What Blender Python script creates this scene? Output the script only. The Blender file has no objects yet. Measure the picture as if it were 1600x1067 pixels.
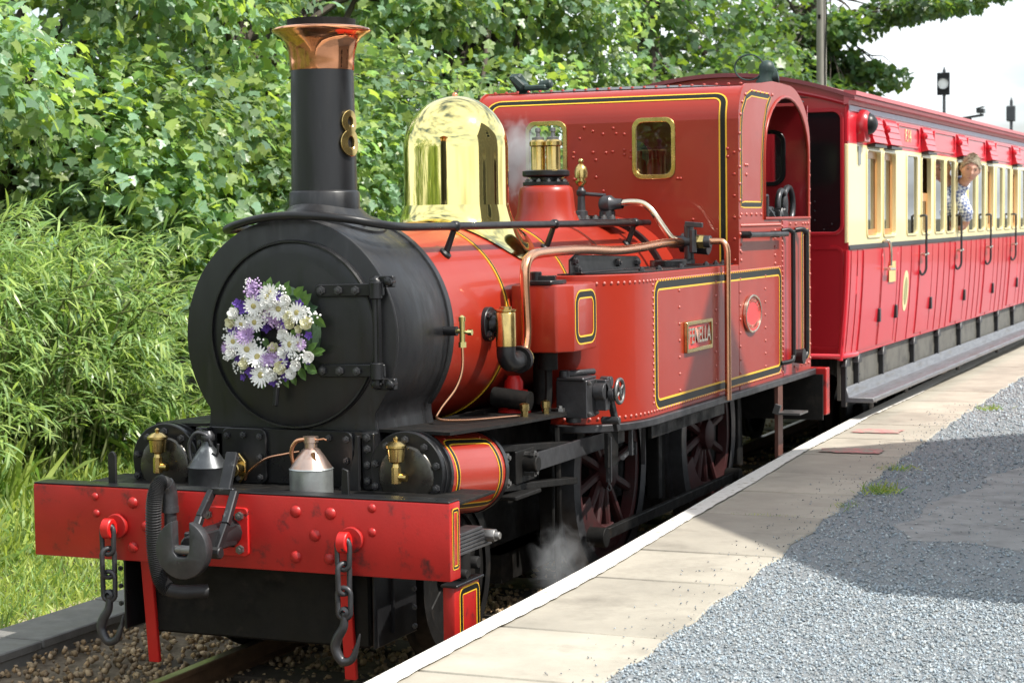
import bpy, bmesh, math, random
import numpy as np
from mathutils import Vector as V, Matrix
R = math.radians
random.seed(7); rng = np.random.default_rng(11)
S = bpy.context.scene
C = S.collection
# ------------------------------------------------------------------ camera
cd = bpy.data.cameras.new('camera'); cam = bpy.data.objects.new('camera', cd); C.objects.link(cam); S.camera = cam
yaw, pit, rol = -0.40017, -0.06301, -0.01367
fw = V((math.sin(yaw)*math.cos(pit), math.cos(yaw)*math.cos(pit), math.sin(pit)))
r0 = V((math.cos(yaw), -math.sin(yaw), 0)); u0 = r0.cross(fw)
cr = math.cos(rol)*r0 + math.sin(rol)*u0; cu = -math.sin(rol)*r0 + math.cos(rol)*u0
cam.matrix_world = Matrix(((cr.x, cu.x, -fw.x, 4.2766), (cr.y, cu.y, -fw.y, -7.015), (cr.z, cu.z, -fw.z, 2.0117), (0, 0, 0, 1)))
cd.sensor_width = 36; cd.lens = 36*3000/1600; cd.clip_start = .1; cd.clip_end = 3000
cd.dof.use_dof = True; cd.dof.focus_distance = 9.2; cd.dof.aperture_fstop = 6.3
# ------------------------------------------------------------------ light
SUN_E, SUN_A = R(53), R(-2.5)
sd = V((math.cos(SUN_E)*math.cos(SUN_A), math.cos(SUN_E)*math.sin(SUN_A), math.sin(SUN_E)))
sl = bpy.data.lights.new('sun', 'SUN'); sun = bpy.data.objects.new('sun', sl); C.objects.link(sun)
sl.energy = 4.1; sl.angle = R(.53); sl.color = (1, .955, .88)
sun.rotation_euler = sd.to_track_quat('Z', 'Y').to_euler(); sun.location = (12, 0, 16)
W = bpy.data.worlds.new('World'); S.world = W; W.use_nodes = True
wn, wl = W.node_tree.nodes, W.node_tree.links; wn.clear()
sky = wn.new('ShaderNodeTexSky'); sky.sky_type = 'NISHITA'; sky.sun_disc = False
sky.sun_elevation = SUN_E; sky.sun_rotation = math.atan2(sd.x, sd.y); sky.dust_density = 2.2; sky.air_density = 1.0
tc = wn.new('ShaderNodeTexCoord'); mp = wn.new('ShaderNodeMapping'); mp.inputs['Scale'].default_value = (1, 1, 3.4)
nz = wn.new('ShaderNodeTexNoise'); nz.inputs['Scale'].default_value = 2.6; nz.inputs['Detail'].default_value = 6; nz.inputs['Roughness'].default_value = .55
rp = wn.new('ShaderNodeValToRGB'); rp.color_ramp.elements[0].position = .34; rp.color_ramp.elements[1].position = .57
mx = wn.new('ShaderNodeMix'); mx.data_type = 'RGBA'; mx.inputs['B'].default_value = (9.0, 9.6, 10.0, 1)
bg = wn.new('ShaderNodeBackground'); bg.inputs['Strength'].default_value = .1; wo = wn.new('ShaderNodeOutputWorld')
wl.new(tc.outputs['Generated'], mp.inputs['Vector']); wl.new(mp.outputs[0], nz.inputs['Vector']); wl.new(nz.outputs['Fac'], rp.inputs[0])
wl.new(rp.outputs[0], mx.inputs['Factor']); wl.new(sky.outputs[0], mx.inputs['A']); wl.new(mx.outputs['Result'], bg.inputs[0]); wl.new(bg.outputs[0], wo.inputs[0])
S.view_settings.view_transform = 'Standard'; S.view_settings.look = 'None'; S.view_settings.gamma = 1; S.view_settings.use_curve_mapping = False
S.view_settings.exposure = .78
try:
    S.cycles.max_bounces = 8; S.cycles.transparent_max_bounces = 16; S.cycles.sample_clamp_indirect = 6
except Exception: pass

# ------------------------------------------------------------------ materials
MAT = {}
def mat(name, col, rough=.5, metal=0, var=.12, vs=6, bump=0, bs=60, coat=0, col2=None, m2=.55, s2=4, w2=.12, spec=.5, rv=.0, stretch=None, tint=False, rnd=0, coatr=.06, bump2=0, bs2=3):
    m = bpy.data.materials.new(name); m.use_nodes = True; MAT[name] = m
    n, l = m.node_tree.nodes, m.node_tree.links; b = n['Principled BSDF']
    b.inputs['Metallic'].default_value = metal; b.inputs['Roughness'].default_value = rough
    b.inputs['Specular IOR Level'].default_value = spec
    if coat: b.inputs['Coat Weight'].default_value = coat; b.inputs['Coat Roughness'].default_value = coatr
    t = n.new('ShaderNodeTexCoord'); src = t.outputs['Object']
    if stretch:
        q = n.new('ShaderNodeMapping'); q.inputs['Scale'].default_value = stretch; l.new(src, q.inputs[0]); src2 = q.outputs[0]
    else: src2 = src
    def noise(s, d=5, r=.6, vec=None):
        k = n.new('ShaderNodeTexNoise'); k.inputs['Scale'].default_value = s; k.inputs['Detail'].default_value = d; k.inputs['Roughness'].default_value = r
        l.new(vec or src, k.inputs['Vector']); return k
    k = noise(vs, vec=src2); h = n.new('ShaderNodeMapRange'); h.inputs[3].default_value = 1-var; h.inputs[4].default_value = 1+var
    h.inputs[1].default_value = .25; h.inputs[2].default_value = .75; l.new(k.outputs['Fac'], h.inputs[0])
    mm = n.new('ShaderNodeMix'); mm.data_type = 'RGBA'; mm.blend_type = 'MULTIPLY'; mm.inputs['Factor'].default_value = 1
    mm.inputs['A'].default_value = (*col, 1); l.new(h.outputs[0], mm.inputs['B']); out = mm.outputs['Result']
    if col2:
        k2 = noise(s2, 8, .65, vec=src2); r2 = n.new('ShaderNodeMapRange'); r2.inputs[1].default_value = m2; r2.inputs[2].default_value = m2+w2; l.new(k2.outputs['Fac'], r2.inputs[0])
        m3 = n.new('ShaderNodeMix'); m3.data_type = 'RGBA'; l.new(r2.outputs[0], m3.inputs['Factor']); l.new(out, m3.inputs['A']); m3.inputs['B'].default_value = (*col2, 1); out = m3.outputs['Result']
    if tint:
        a = n.new('ShaderNodeAttribute'); a.attribute_name = 'tint'
        m4 = n.new('ShaderNodeMix'); m4.data_type = 'RGBA'; m4.blend_type = 'MULTIPLY'; m4.inputs['Factor'].default_value = 1
        l.new(out, m4.inputs['A']); l.new(a.outputs['Color'], m4.inputs['B']); out = m4.outputs['Result']
    if rnd:
        o = n.new('ShaderNodeObjectInfo'); h2 = n.new('ShaderNodeMapRange'); h2.inputs[3].default_value = 1-rnd; h2.inputs[4].default_value = 1+rnd; l.new(o.outputs['Random'], h2.inputs[0])
        m5 = n.new('ShaderNodeMix'); m5.data_type = 'RGBA'; m5.blend_type = 'MULTIPLY'; m5.inputs['Factor'].default_value = 1
        l.new(out, m5.inputs['A']); l.new(h2.outputs[0], m5.inputs['B']); out = m5.outputs['Result']
    l.new(out, b.inputs['Base Color'])
    if rv:
        k3 = noise(vs*.7, vec=src2); h3 = n.new('ShaderNodeMapRange'); h3.inputs[1].default_value = .3; h3.inputs[2].default_value = .7
        h3.inputs[3].default_value = max(.02, rough-rv); h3.inputs[4].default_value = min(1, rough+rv); l.new(k3.outputs['Fac'], h3.inputs[0]); l.new(h3.outputs[0], b.inputs['Roughness'])
    nrm = None
    for bb, sc, dist in ((bump2, bs2, .02), (bump, bs, .004)):
        if bb:
            k4 = noise(sc, 4); bp = n.new('ShaderNodeBump'); bp.inputs['Strength'].default_value = bb; bp.inputs['Distance'].default_value = dist
            l.new(k4.outputs['Fac'], bp.inputs['Height'])
            if nrm: l.new(nrm, bp.inputs['Normal'])
            nrm = bp.outputs[0]
    if nrm:
        l.new(nrm, b.inputs['Normal'])
        if coat: l.new(nrm, b.inputs['Coat Normal'])
    return m
RED = mat('loco_red_paint', (.30, .022, .009), .36, var=.07, vs=2.5, spec=.38, coat=.22, bump2=.045, bs2=2.2, rv=.06, coatr=.05, col2=(.23, .020, .010), m2=.60, s2=2.6, w2=.2)
BEAM = mat('buffer_red_paint', (.36, .012, .010), .42, var=.14, vs=5, coat=.1, spec=.4, bump=.15, bs=90, col2=(.05, .012, .012), m2=.55, s2=9, w2=.14, rv=.1, coatr=.15)
BRIGHT = mat('bright_red_paint', (.52, .012, .010), .4, var=.1, col2=(.03, .012, .01), m2=.64, s2=16, w2=.03)
BLK = mat('black_paint', (.010, .010, .011), .38, var=.3, spec=.38, vs=7, bump=.12, bs=40, rv=.14, col2=(.035, .031, .028), m2=.56, s2=5, w2=.25)
SBOX = mat('smokebox_black', (.008, .008, .009), .40, var=.25, vs=9, rv=.13, stretch=(3, 3, .5), spec=.5, col2=(.036, .035, .036), m2=.58, s2=4, w2=.28, bump=.08, bs=50)
DIRT = mat('grimy_black', (.007, .0065, .006), .62, var=.4, spec=.22, vs=12, bump=.3, bs=50, rv=.2, col2=(.026, .021, .017), m2=.55, s2=8, w2=.2)
STEEL = mat('worn_steel', (.20, .195, .19), .42, metal=.85, var=.25, vs=14, bump=.1, rv=.15, col2=(.05, .04, .035), m2=.58, s2=12, w2=.15)
GUN = mat('dark_steel', (.062, .062, .066), .42, metal=.6, var=.3, vs=14, bump=.2, bs=70, rv=.12)
BRASS = mat('polished_brass', (.90, .76, .30), .06, metal=1, var=.04, vs=8, rv=.015)
BRASS2 = mat('dull_brass', (.58, .42, .16), .24, metal=1, var=.18, vs=20, rv=.08)
COPPER = mat('polished_copper', (.80, .36, .19), .12, metal=1, var=.15, vs=7, rv=.06, col2=(.55, .28, .10), m2=.55, s2=5, w2=.2)
COPPER2 = mat('copper_pipe', (.74, .38, .22), .24, metal=1, var=.12, vs=5, rv=.06)
SILV = mat('bright_pipe', (.72, .62, .48), .2, metal=1, var=.15, vs=12)
YEL = mat('lining_yellow', (.80, .47, .03), .4, var=.05)
LBK = mat('lining_black', (.010, .011, .009), .4, var=.1, spec=.25)
RIVM = mat('rivet_glint_red', (.46, .10, .075), .42, var=.1, spec=.9)  # paler than the tank red: sun glints put into the base colour
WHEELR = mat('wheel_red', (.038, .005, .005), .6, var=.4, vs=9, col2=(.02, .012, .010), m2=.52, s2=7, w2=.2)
GRATE = mat('backhead_black', (.01, .01, .01), .5)
GREENM = mat('verdigris_metal', (.022, .042, .036), .5, var=.4, vs=20, bump=.3)
GALV = mat('galvanised_tin', (.36, .38, .37), .38, metal=.75, var=.25, vs=16, col2=(.16, .17, .17), m2=.55, s2=9, w2=.2)
CRED = mat('carriage_crimson', (.54, .013, .026), .28, var=.05, vs=2, coat=.3, bump2=.04, bs2=2)
CMAR = mat('carriage_maroon', (.40, .014, .022), .3, var=.06, vs=2, coat=.4)
CREAM = mat('carriage_cream', (.80, .69, .36), .3, var=.05, vs=3, coat=.4)
CBLK = mat('carriage_black_trim', (.02, .02, .022), .4, var=.2)
ROOFM = mat('carriage_roof', (.22, .05, .055), .55, var=.15)
CABROOF = mat('cab_roof_grey', (.085, .080, .085), .5, var=.25, vs=8, rv=.1)
WOOD = mat('varnished_wood', (.44, .20, .055), .35, var=.2, vs=8, stretch=(8, 8, 1), coat=.3)
SOLE = mat('weathered_solebar', (.105, .10, .085), .55, var=.25, vs=7, col2=(.035, .033, .03), m2=.53, s2=5, w2=.2)
FOOTB = mat('worn_footboard', (.125, .13, .145), .4, var=.2, vs=10, stretch=(4, .6, 4), rv=.1, col2=(.085, .075, .065), m2=.52, s2=4, w2=.2)
SEAT = mat('seat_cloth', (.05, .015, .02), .9)
CONC = mat('paving_concrete', (.345, .315, .258), .82, var=.2, vs=2.6, bump=.35, bs=120, col2=(.20, .18, .145), m2=.52, s2=2.2, w2=.25, rnd=.14, bump2=.25, bs2=9)
CONC2 = mat('trough_concrete', (.17, .165, .155), .85, var=.25, vs=9, bump=.4, bs=70, col2=(.16, .15, .135), m2=.5, s2=14, w2=.2, rnd=.2)
EDGEW = mat('white_edge_paint', (.68, .66, .61), .7, var=.07, vs=9, bump=.3, bs=90, col2=(.40, .36, .29), m2=.57, s2=15, w2=.07)
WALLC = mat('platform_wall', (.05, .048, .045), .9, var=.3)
GRAV = mat('gravel_bed', (.19, .205, .215), .9, var=.3, vs=160, bump=.9, bs=160, col2=(.20, .205, .205), m2=.5, s2=1.6, w2=.3)
CHIP = mat('gravel_chip', (.33, .36, .385), .8, var=.1, tint=True)
PINK = mat('faded_red_mark', (.48, .20, .19), .85, var=.25, vs=25, col2=(.31, .27, .22), m2=.46, s2=14, w2=.10)
BALL = mat('ballast_stone', (.34, .26, .17), .85, var=.15, tint=True)
BALLG = mat('ballast_ground', (.16, .125, .085), .95, var=.4, vs=30, bump=.8, bs=50)
RAILM = mat('rusty_rail', (.17, .10, .055), .55, metal=.3, var=.3, vs=14)
RAILT = mat('rail_top', (.42, .36, .28), .35, metal=.8, var=.2)
SLEEP = mat('sleeper_timber', (.055, .042, .03), .9, var=.3, vs=10)
EARTH = mat('earth', (.075, .07, .035), .95, var=.4, vs=3, bump=.6, bs=14)
SAND = mat('sandy_cess', (.36, .31, .20), .95, var=.3, vs=9, bump=.5, bs=40)
BARK = mat('bark', (.065, .052, .04), .9, var=.4, vs=9, bump=.7, bs=24, stretch=(4, 4, 1))
POLE = mat('weathered_pole', (.30, .28, .235), .8, var=.2, vs=8, stretch=(6, 6, .5))
STONE = mat('station_stone', (.21, .20, .185), .9, var=.35, vs=3, bump=.5, bs=8)
SLATE = mat('roof_slate', (.07, .075, .085), .6, var=.25, vs=4)
PANEW = mat('white_window_paint', (.75, .75, .72), .5)
COALM = mat('coal', (.012, .012, .013), .3, var=.5, vs=30, bump=.4)
SKIN = mat('skin', (.62, .34, .24), .5, var=.08, vs=30)
HAIR = mat('fair_hair', (.36, .31, .22), .6, var=.3, vs=60)
LAMPW = mat('signal_lens', (.85, .85, .83), .3)
GREYM = mat('grey_signal_metal', (.06, .065, .07), .5)
RUBBER = mat('hose_rubber', (.018, .018, .019), .55, var=.3, vs=20)
PLATE = mat('plate_red', (.58, .045, .045), .4, var=.1)

def glass(name, tintc=(.9, .93, .92), gl=.12):
    m = bpy.data.materials.new(name); m.use_nodes = True; n, l = m.node_tree.nodes, m.node_tree.links; n.clear()
    o = n.new('ShaderNodeOutputMaterial'); t = n.new('ShaderNodeBsdfTransparent'); t.inputs[0].default_value = (*tintc, 1)
    g = n.new('ShaderNodeBsdfGlossy'); g.inputs['Roughness'].default_value = .01; f = n.new('ShaderNodeFresnel'); f.inputs[0].default_value = 1.5
    a = n.new('ShaderNodeMath'); a.operation = 'ADD'; a.inputs[1].default_value = gl; x = n.new('ShaderNodeMixShader')
    l.new(f.outputs[0], a.inputs[0]); l.new(a.outputs[0], x.inputs[0]); l.new(t.outputs[0], x.inputs[1]); l.new(g.outputs[0], x.inputs[2]); l.new(x.outputs[0], o.inputs[0]); return m
GLASS = glass('window_glass', (.7, .72, .72), .26); GLASSD = mat('dark_glass', (.008, .008, .009), .12, var=.1); GLASSC = glass('clear_cab_glass', (.95, .97, .96), 0)
def leafmat(name, col, tr, rough=.36, k=.42):
    m = bpy.data.materials.new(name); m.use_nodes = True; n, l = m.node_tree.nodes, m.node_tree.links; b = n['Principled BSDF']; o = n['Material Output']
    a = n.new('ShaderNodeAttribute'); a.attribute_name = 'tint'; x = n.new('ShaderNodeMix'); x.data_type = 'RGBA'; x.blend_type = 'MULTIPLY'; x.inputs['Factor'].default_value = 1
    x.inputs['A'].default_value = (*col, 1); l.new(a.outputs['Color'], x.inputs['B']); l.new(x.outputs['Result'], b.inputs['Base Color'])
    b.inputs['Roughness'].default_value = rough; t = n.new('ShaderNodeBsdfTranslucent')
    x2 = n.new('ShaderNodeMix'); x2.data_type = 'RGBA'; x2.blend_type = 'MULTIPLY'; x2.inputs['Factor'].default_value = 1; x2.inputs['A'].default_value = (*tr, 1)
    l.new(a.outputs['Color'], x2.inputs['B']); l.new(x2.outputs['Result'], t.inputs[0]); s = n.new('ShaderNodeMixShader'); s.inputs[0].default_value = k
    l.new(b.outputs[0], s.inputs[1]); l.new(t.outputs[0], s.inputs[2]); l.new(s.outputs[0], o.inputs[0]); return m
SYC = leafmat('sycamore_leaf', (.205, .285, .16), (.42, .60, .13))
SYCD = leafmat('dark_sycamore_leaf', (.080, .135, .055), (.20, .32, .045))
WIL = leafmat('willow_leaf', (.30, .41, .155), (.46, .63, .15))
GRS = leafmat('grass_blade', (.25, .34, .12), (.42, .56, .12), .5)
PETW = leafmat('white_petal', (.90, .89, .86), (.85, .85, .82), .6, .2)
PETP = leafmat('purple_petal', (.13, .055, .36), (.14, .06, .4), .6, .25)
PETL = leafmat('lilac_petal', (.62, .45, .72), (.4, .25, .5), .6, .25)
PETC = leafmat('cream_petal', (.82, .79, .58), (.6, .6, .3), .6, .25)
FEYE = mat('flower_eye', (.42, .36, .14), .8)
FORK = mat('oily_black_steel', (.03, .03, .032), .35, metal=.5, var=.3, vs=14, col2=(.12, .12, .12), m2=.6, s2=12, w2=.1)
CLOTH = mat('check_shirt', (.62, .66, .74), .85, var=.04)
def check_shirt():
    n, l = CLOTH.node_tree.nodes, CLOTH.node_tree.links; b = n['Principled BSDF']; t = n.new('ShaderNodeTexCoord'); ck = n.new('ShaderNodeTexChecker'); ck.inputs['Scale'].default_value = 36
    ck.inputs['Color1'].default_value = (.72, .75, .80, 1); ck.inputs['Color2'].default_value = (.16, .20, .36, 1); q = n.new('ShaderNodeMapping'); q.inputs['Rotation'].default_value = (.6, .5, .6); l.new(t.outputs['Object'], q.inputs[0]); l.new(q.outputs[0], ck.inputs['Vector']); l.new(ck.outputs['Color'], b.inputs['Base Color'])
check_shirt()

# ------------------------------------------------------------------ mesh builder
def wmat(o):
    return (wmat(o.parent) @ o.matrix_parent_inverse if o.parent else Matrix.Identity(4)) @ o.matrix_basis
def adopt(o, p):
    if p: o.parent = p; o.matrix_parent_inverse = wmat(p).inverted()
def frame(d):
    d = V(d).normalized(); a = V((0, 0, 1)) if abs(d.z) < .9 else V((1, 0, 0)); x = d.cross(a).normalized(); return x, d.cross(x).normalized(), d
class MB:
    def __init__(s): s.v = []; s.f = []; s.m = []; s.c = 0
    def add(s, vs, fs):
        o = len(s.v); s.v += [tuple(q) for q in vs]; s.f += [tuple(i+o for i in f) for f in fs]; s.m += [s.c]*len(fs); return s
    def box(s, x0, x1, y0, y1, z0, z1):
        return s.add([(x, y, z) for x in (x0, x1) for y in (y0, y1) for z in (z0, z1)], [(0, 1, 3, 2), (4, 6, 7, 5), (0, 4, 5, 1), (2, 3, 7, 6), (0, 2, 6, 4), (1, 5, 7, 3)])
    def obox(s, c, ax, ay, az):
        c = V(c); ax = V(ax); ay = V(ay); az = V(az)
        return s.add([c+i*ax+j*ay+k*az for i in (-1, 1) for j in (-1, 1) for k in (-1, 1)], [(0, 1, 3, 2), (4, 6, 7, 5), (0, 4, 5, 1), (2, 3, 7, 6), (0, 2, 6, 4), (1, 5, 7, 3)])
    def bar(s, p, q, w, t, up=(0, 0, 1)):
        p = V(p); q = V(q); d = q-p; a = d.normalized(); y = V(up).cross(a)
        if y.length < 1e-4: y = V((1, 0, 0)).cross(a)
        y.normalize(); z = a.cross(y); return s.obox((p+q)/2, d/2, y*w/2, z*t/2)
    def lathe(s, prof, o=(0, 0, 0), d=(0, 0, 1), n=32, a0=0, a1=2*math.pi):
        x, y, z = frame(d); o = V(o); full = abs(a1-a0-2*math.pi) < 1e-6; k = n if full else n+1; vs = []
        for r, h in prof:
            for i in range(k):
                a = a0+(a1-a0)*i/n; vs.append(o+z*h+(x*math.cos(a)+y*math.sin(a))*max(r, 1e-5))
        fs = []
        for j in range(len(prof)-1):
            for i in range(n):
                i2 = (i+1) % k; fs.append((j*k+i, j*k+i2, (j+1)*k+i2, (j+1)*k+i))
        return s.add(vs, fs)
    def cyl(s, p, q, r, r2=None, n=16):
        p = V(p); q = V(q); d = q-p; r2 = r if r2 is None else r2
        return s.lathe([(0, 0), (r, 0), (r2, d.length), (0, d.length)], p, d, n)
    def tube(s, pts, r, n=10, closed=False):
        pts = [V(p) for p in pts]; N = len(pts); vs = []; fs = []; px = None
        for i, p in enumerate(pts):
            d = (pts[(i+1) % N]-pts[i-1]) if closed else (pts[min(i+1, N-1)]-pts[max(i-1, 0)]); d.normalize()
            if px is None: px = frame(d)[0]
            px = (px-d*px.dot(d)).normalized(); py = d.cross(px); rr = r[i] if isinstance(r, (list, tuple)) else r
            vs += [p+(px*math.cos(2*math.pi*k/n)+py*math.sin(2*math.pi*k/n))*rr for k in range(n)]
        for i in range(N if closed else N-1):
            j = (i+1) % N
            for k in range(n): fs.append((i*n+k, i*n+(k+1) % n, j*n+(k+1) % n, j*n+k))
        if not closed: fs += [tuple(range(n))[::-1], tuple((N-1)*n+k for k in range(n))]
        return s.add(vs, fs)
    def prism(s, poly, fn, t0, t1):
        n = len(poly); vs = [fn(a, b, t0) for a, b in poly]+[fn(a, b, t1) for a, b in poly]
        return s.add(vs, [tuple(range(n))[::-1], tuple(range(n, 2*n))]+[(i, (i+1) % n, n+(i+1) % n, n+i) for i in range(n)])
    def ring(s, outer, inner, fn, t0, t1):
        n = len(outer); vs = [fn(*p, t) for t in (t0, t1) for p in outer]+[fn(*p, t) for t in (t0, t1) for p in inner]; fs = []
        for i in range(n):
            j = (i+1) % n; fs += [(i, j, n+j, n+i), (2*n+j, 2*n+i, 3*n+i, 3*n+j), (n+i, n+j, 3*n+j, 3*n+i), (j, i, 2*n+i, 2*n+j)]
        return s.add(vs, fs)
    def dome(s, c, nrm, r, n=8, h=.6):
        return s.lathe([(r, 0), (r*.86, r*h*.55), (r*.5, r*h*.9), (0, r*h)], c, nrm, n)
    def nut(s, c, nrm, r, h=None):
        h = h or r*.8; s.lathe([(0, 0), (r, 0), (r, h), (r*.55, h*1.05), (r*.5, h*1.6), (0, h*1.7)], c, nrm, 6); return s
    def ribbon(s, pts, nrm, w, lift, closed=True):
        N = len(pts); vs = []; fs = []
        for i in range(N):
            d = (V(pts[(i+1) % N])-V(pts[i-1])) if closed else (V(pts[min(i+1, N-1)])-V(pts[max(i-1, 0)]))
            nn = V(nrm[i]); sd_ = d.cross(nn).normalized(); p = V(pts[i])+nn*lift; vs += [p+sd_*w/2, p-sd_*w/2]
        for i in range(N if closed else N-1):
            j = (i+1) % N; fs.append((2*i, 2*i+1, 2*j+1, 2*j))
        return s.add(vs, fs)
    def build(s, name, m, parent=None, smooth=35, bevel=0, seg=1, recalc=True):
        me = bpy.data.meshes.new(name); me.from_pydata(s.v, [], s.f)
        ms = m if isinstance(m, (list, tuple)) else [m]
        for q in ms: me.materials.append(q)
        if len(ms) > 1: me.polygons.foreach_set('material_index', s.m)
        bm = bmesh.new(); bm.from_mesh(me)
        bmesh.ops.remove_doubles(bm, verts=bm.verts, dist=1e-5)
        if recalc: bmesh.ops.recalc_face_normals(bm, faces=bm.faces)
        if bevel:
            es = [e for e in bm.edges if len(e.link_faces) == 2 and e.calc_face_angle(0) > R(40)]
            bmesh.ops.bevel(bm, geom=es, offset=bevel, segments=seg, affect='EDGES', profile=.5, clamp_overlap=True)
        bm.to_mesh(me); bm.free()
        if smooth:
            me.polygons.foreach_set('use_smooth', [True]*len(me.polygons)); me.set_sharp_from_angle(angle=R(smooth))
        o = bpy.data.objects.new(name, me); C.objects.link(o); adopt(o, parent); return o
def tag(o, label=None, cat=None, group=None, kind=None):
    for k, v in (('label', label), ('category', cat), ('group', group), ('kind', kind)):
        if v: o[k] = v
    return o
def thing(name, loc, label, cat, group=None):
    o = bpy.data.objects.new(name, None); C.objects.link(o); o.location = loc; o.empty_display_size = .2; return tag(o, label, cat, group)
def inst(src, name, parent, loc, d=None, scale=1, mtx=None):
    """place a copy of prototype mesh (built round the origin, +Z up) at world loc, +Z along d"""
    o = bpy.data.objects.new(name, src); C.objects.link(o); adopt(o, parent)
    o.location = loc
    if d is not None: o.rotation_euler = V(d).to_track_quat('Z', 'Y').to_euler()
    o.scale = (scale,)*3 if not isinstance(scale, tuple) else scale
    return o
def proto(mb, name, m, smooth=35, bevel=0):
    o = mb.build(name, m, None, smooth, bevel); me = o.data; bpy.data.objects.remove(o); return me
def rrect(u0, u1, v0, v1, r, n=5):
    P = []
    for cx, cy, a in ((u1-r, v1-r, 0), (u0+r, v1-r, 90), (u0+r, v0+r, 180), (u1-r, v0+r, 270)):
        for i in range(n+1):
            t = R(a+90*i/n); P.append((cx+r*math.cos(t), cy+r*math.sin(t)))
    return P
def dens(P, step):
    Q = []
    for i in range(len(P)):
        a = V(P[i]); b = V(P[(i+1) % len(P)]); k = max(1, int((b-a).length/step))
        Q += [tuple(a+(b-a)*j/k) for j in range(k)]
    return Q
def lining(Sf, P, w, parent, name='lining', lift=.0015, closed=True, ratio=.62):
    q = [Sf(*p) for p in P]; pts = [a for a, b in q]; nr = [b for a, b in q]; m = MB(); m.ribbon(pts, nr, w, lift, closed); m.c = 1; m.ribbon(pts, nr, w*ratio, lift+.0015, closed)
    return m.build(name, [YEL, LBK], parent, smooth=60, recalc=False)
from mathutils.geometry import tessellate_polygon
def smooth_path(P, n=6):
    P = [V(p) for p in P]; out = []
    for i in range(len(P)-1):
        p0 = P[max(i-1, 0)]; p1 = P[i]; p2 = P[i+1]; p3 = P[min(i+2, len(P)-1)]
        for k in range(n):
            t = k/n; out.append(.5*((2*p1)+(p2-p0)*t+(2*p0-5*p1+4*p2-p3)*t*t+(3*p1-p0-3*p2+p3)*t**3))
    return out+[P[-1]]
def text_mesh(body, size, ext, font_off=0):
    c = bpy.data.curves.new('lettering', 'FONT'); c.body = body; c.size = size; c.extrude = ext; c.align_x = 'CENTER'; c.align_y = 'CENTER'; c.offset = font_off; c.resolution_u = 3
    o = bpy.data.objects.new('lettering', c); C.objects.link(o); bpy.context.view_layer.update()
    me = bpy.data.meshes.new_from_object(o.evaluated_get(bpy.context.evaluated_depsgraph_get())); bpy.data.objects.remove(o); return me
def text(name, body, size, ext, m, parent, loc, xax, yax, off=0, sx=1):
    me = text_mesh(body, size, ext, off); me.materials.clear(); me.materials.append(m)
    o = bpy.data.objects.new(name, me); C.objects.link(o); adopt(o, parent)
    x = V(xax).normalized(); y = V(yax).normalized(); z = x.cross(y); o.rotation_euler = Matrix((x, y, z)).transposed().to_euler(); o.location = loc; o.scale = (sx, 1, 1); return o
def leafcloud(name, tv, tf, pos, xa, za, sc, tint, m, parent=None):
    """n copies of a leaf template in one mesh. xa: leaf length direction, za: leaf normal"""
    n = len(pos); k = len(tv); tv = np.asarray(tv, float); tf = np.asarray(tf, int)
    xa = xa/np.linalg.norm(xa, axis=1, keepdims=True); za = za-xa*(za*xa).sum(1, keepdims=True); za /= np.linalg.norm(za, axis=1, keepdims=True)+1e-9; ya = np.cross(za, xa)
    P = pos[:, None, :]+sc[:, None, None]*(tv[None, :, 0:1]*xa[:, None, :]+tv[None, :, 1:2]*ya[:, None, :]+tv[None, :, 2:3]*za[:, None, :])
    F = (tf[None]+(np.arange(n)*k)[:, None, None]).reshape(-1, 3); P = P.reshape(-1, 3)
    me = bpy.data.meshes.new(name); me.vertices.add(len(P)); me.vertices.foreach_set('co', P.ravel().astype(np.float32))
    me.loops.add(F.size); me.loops.foreach_set('vertex_index', F.ravel().astype(np.int32)); me.polygons.add(len(F)); me.polygons.foreach_set('loop_start', np.arange(0, F.size, 3, dtype=np.int32))
    me.update(calc_edges=True)
    a = me.color_attributes.new('tint', 'FLOAT_COLOR', 'POINT'); cc = np.ones((len(P), 4), np.float32); cc[:, :3] = np.repeat(tint, k, axis=0); a.data.foreach_set('color', cc.ravel())
    me.materials.append(m); o = bpy.data.objects.new(name, me); C.objects.link(o); adopt(o, parent); return o
def setup_tint(me, c=(1, 1, 1)):
    a = me.color_attributes.new('tint', 'FLOAT_COLOR', 'POINT'); a.data.foreach_set('color', list((*c, 1))*len(me.vertices))
# ================================================================== LOCOMOTIVE (front buffer beam at y=0, track centre x=0, rail top z=0)
loco = thing('steam_locomotive', (0, 0, 0), 'red steam locomotive with copper topped chimney, brass dome and a flower wreath on its front', 'locomotive')
BY, BZ, BR = .53, 1.5, .505      # smokebox front, boiler axis height, boiler radius
XY = lambda x, y: V((x, y, 0))
def mxz(y0):   # prism in x,z extruded along y
    return lambda a, b, t: V((a, y0+t, b))
def myz(x0):
    return lambda a, b, t: V((x0+t, a, b))
def mxy(z0):
    return lambda a, b, t: V((a, b, z0+t))
rivet_me = proto(MB().dome((0, 0, 0), (0, 0, 1), 1, 10, .6), 'rivet', BEAM, 50)
rivet_red = proto(MB().dome((0, 0, 0), (0, 0, 1), 1, 8, .7), 'rivet', RED, 50)
bolt_me = proto(MB().nut((0, 0, 0), (0, 0, 1), 1, .8), 'bolt', STEEL, 30)
boltb_me = proto(MB().nut((0, 0, 0), (0, 0, 1), 1, .8), 'bolt', GUN, 30)
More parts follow.
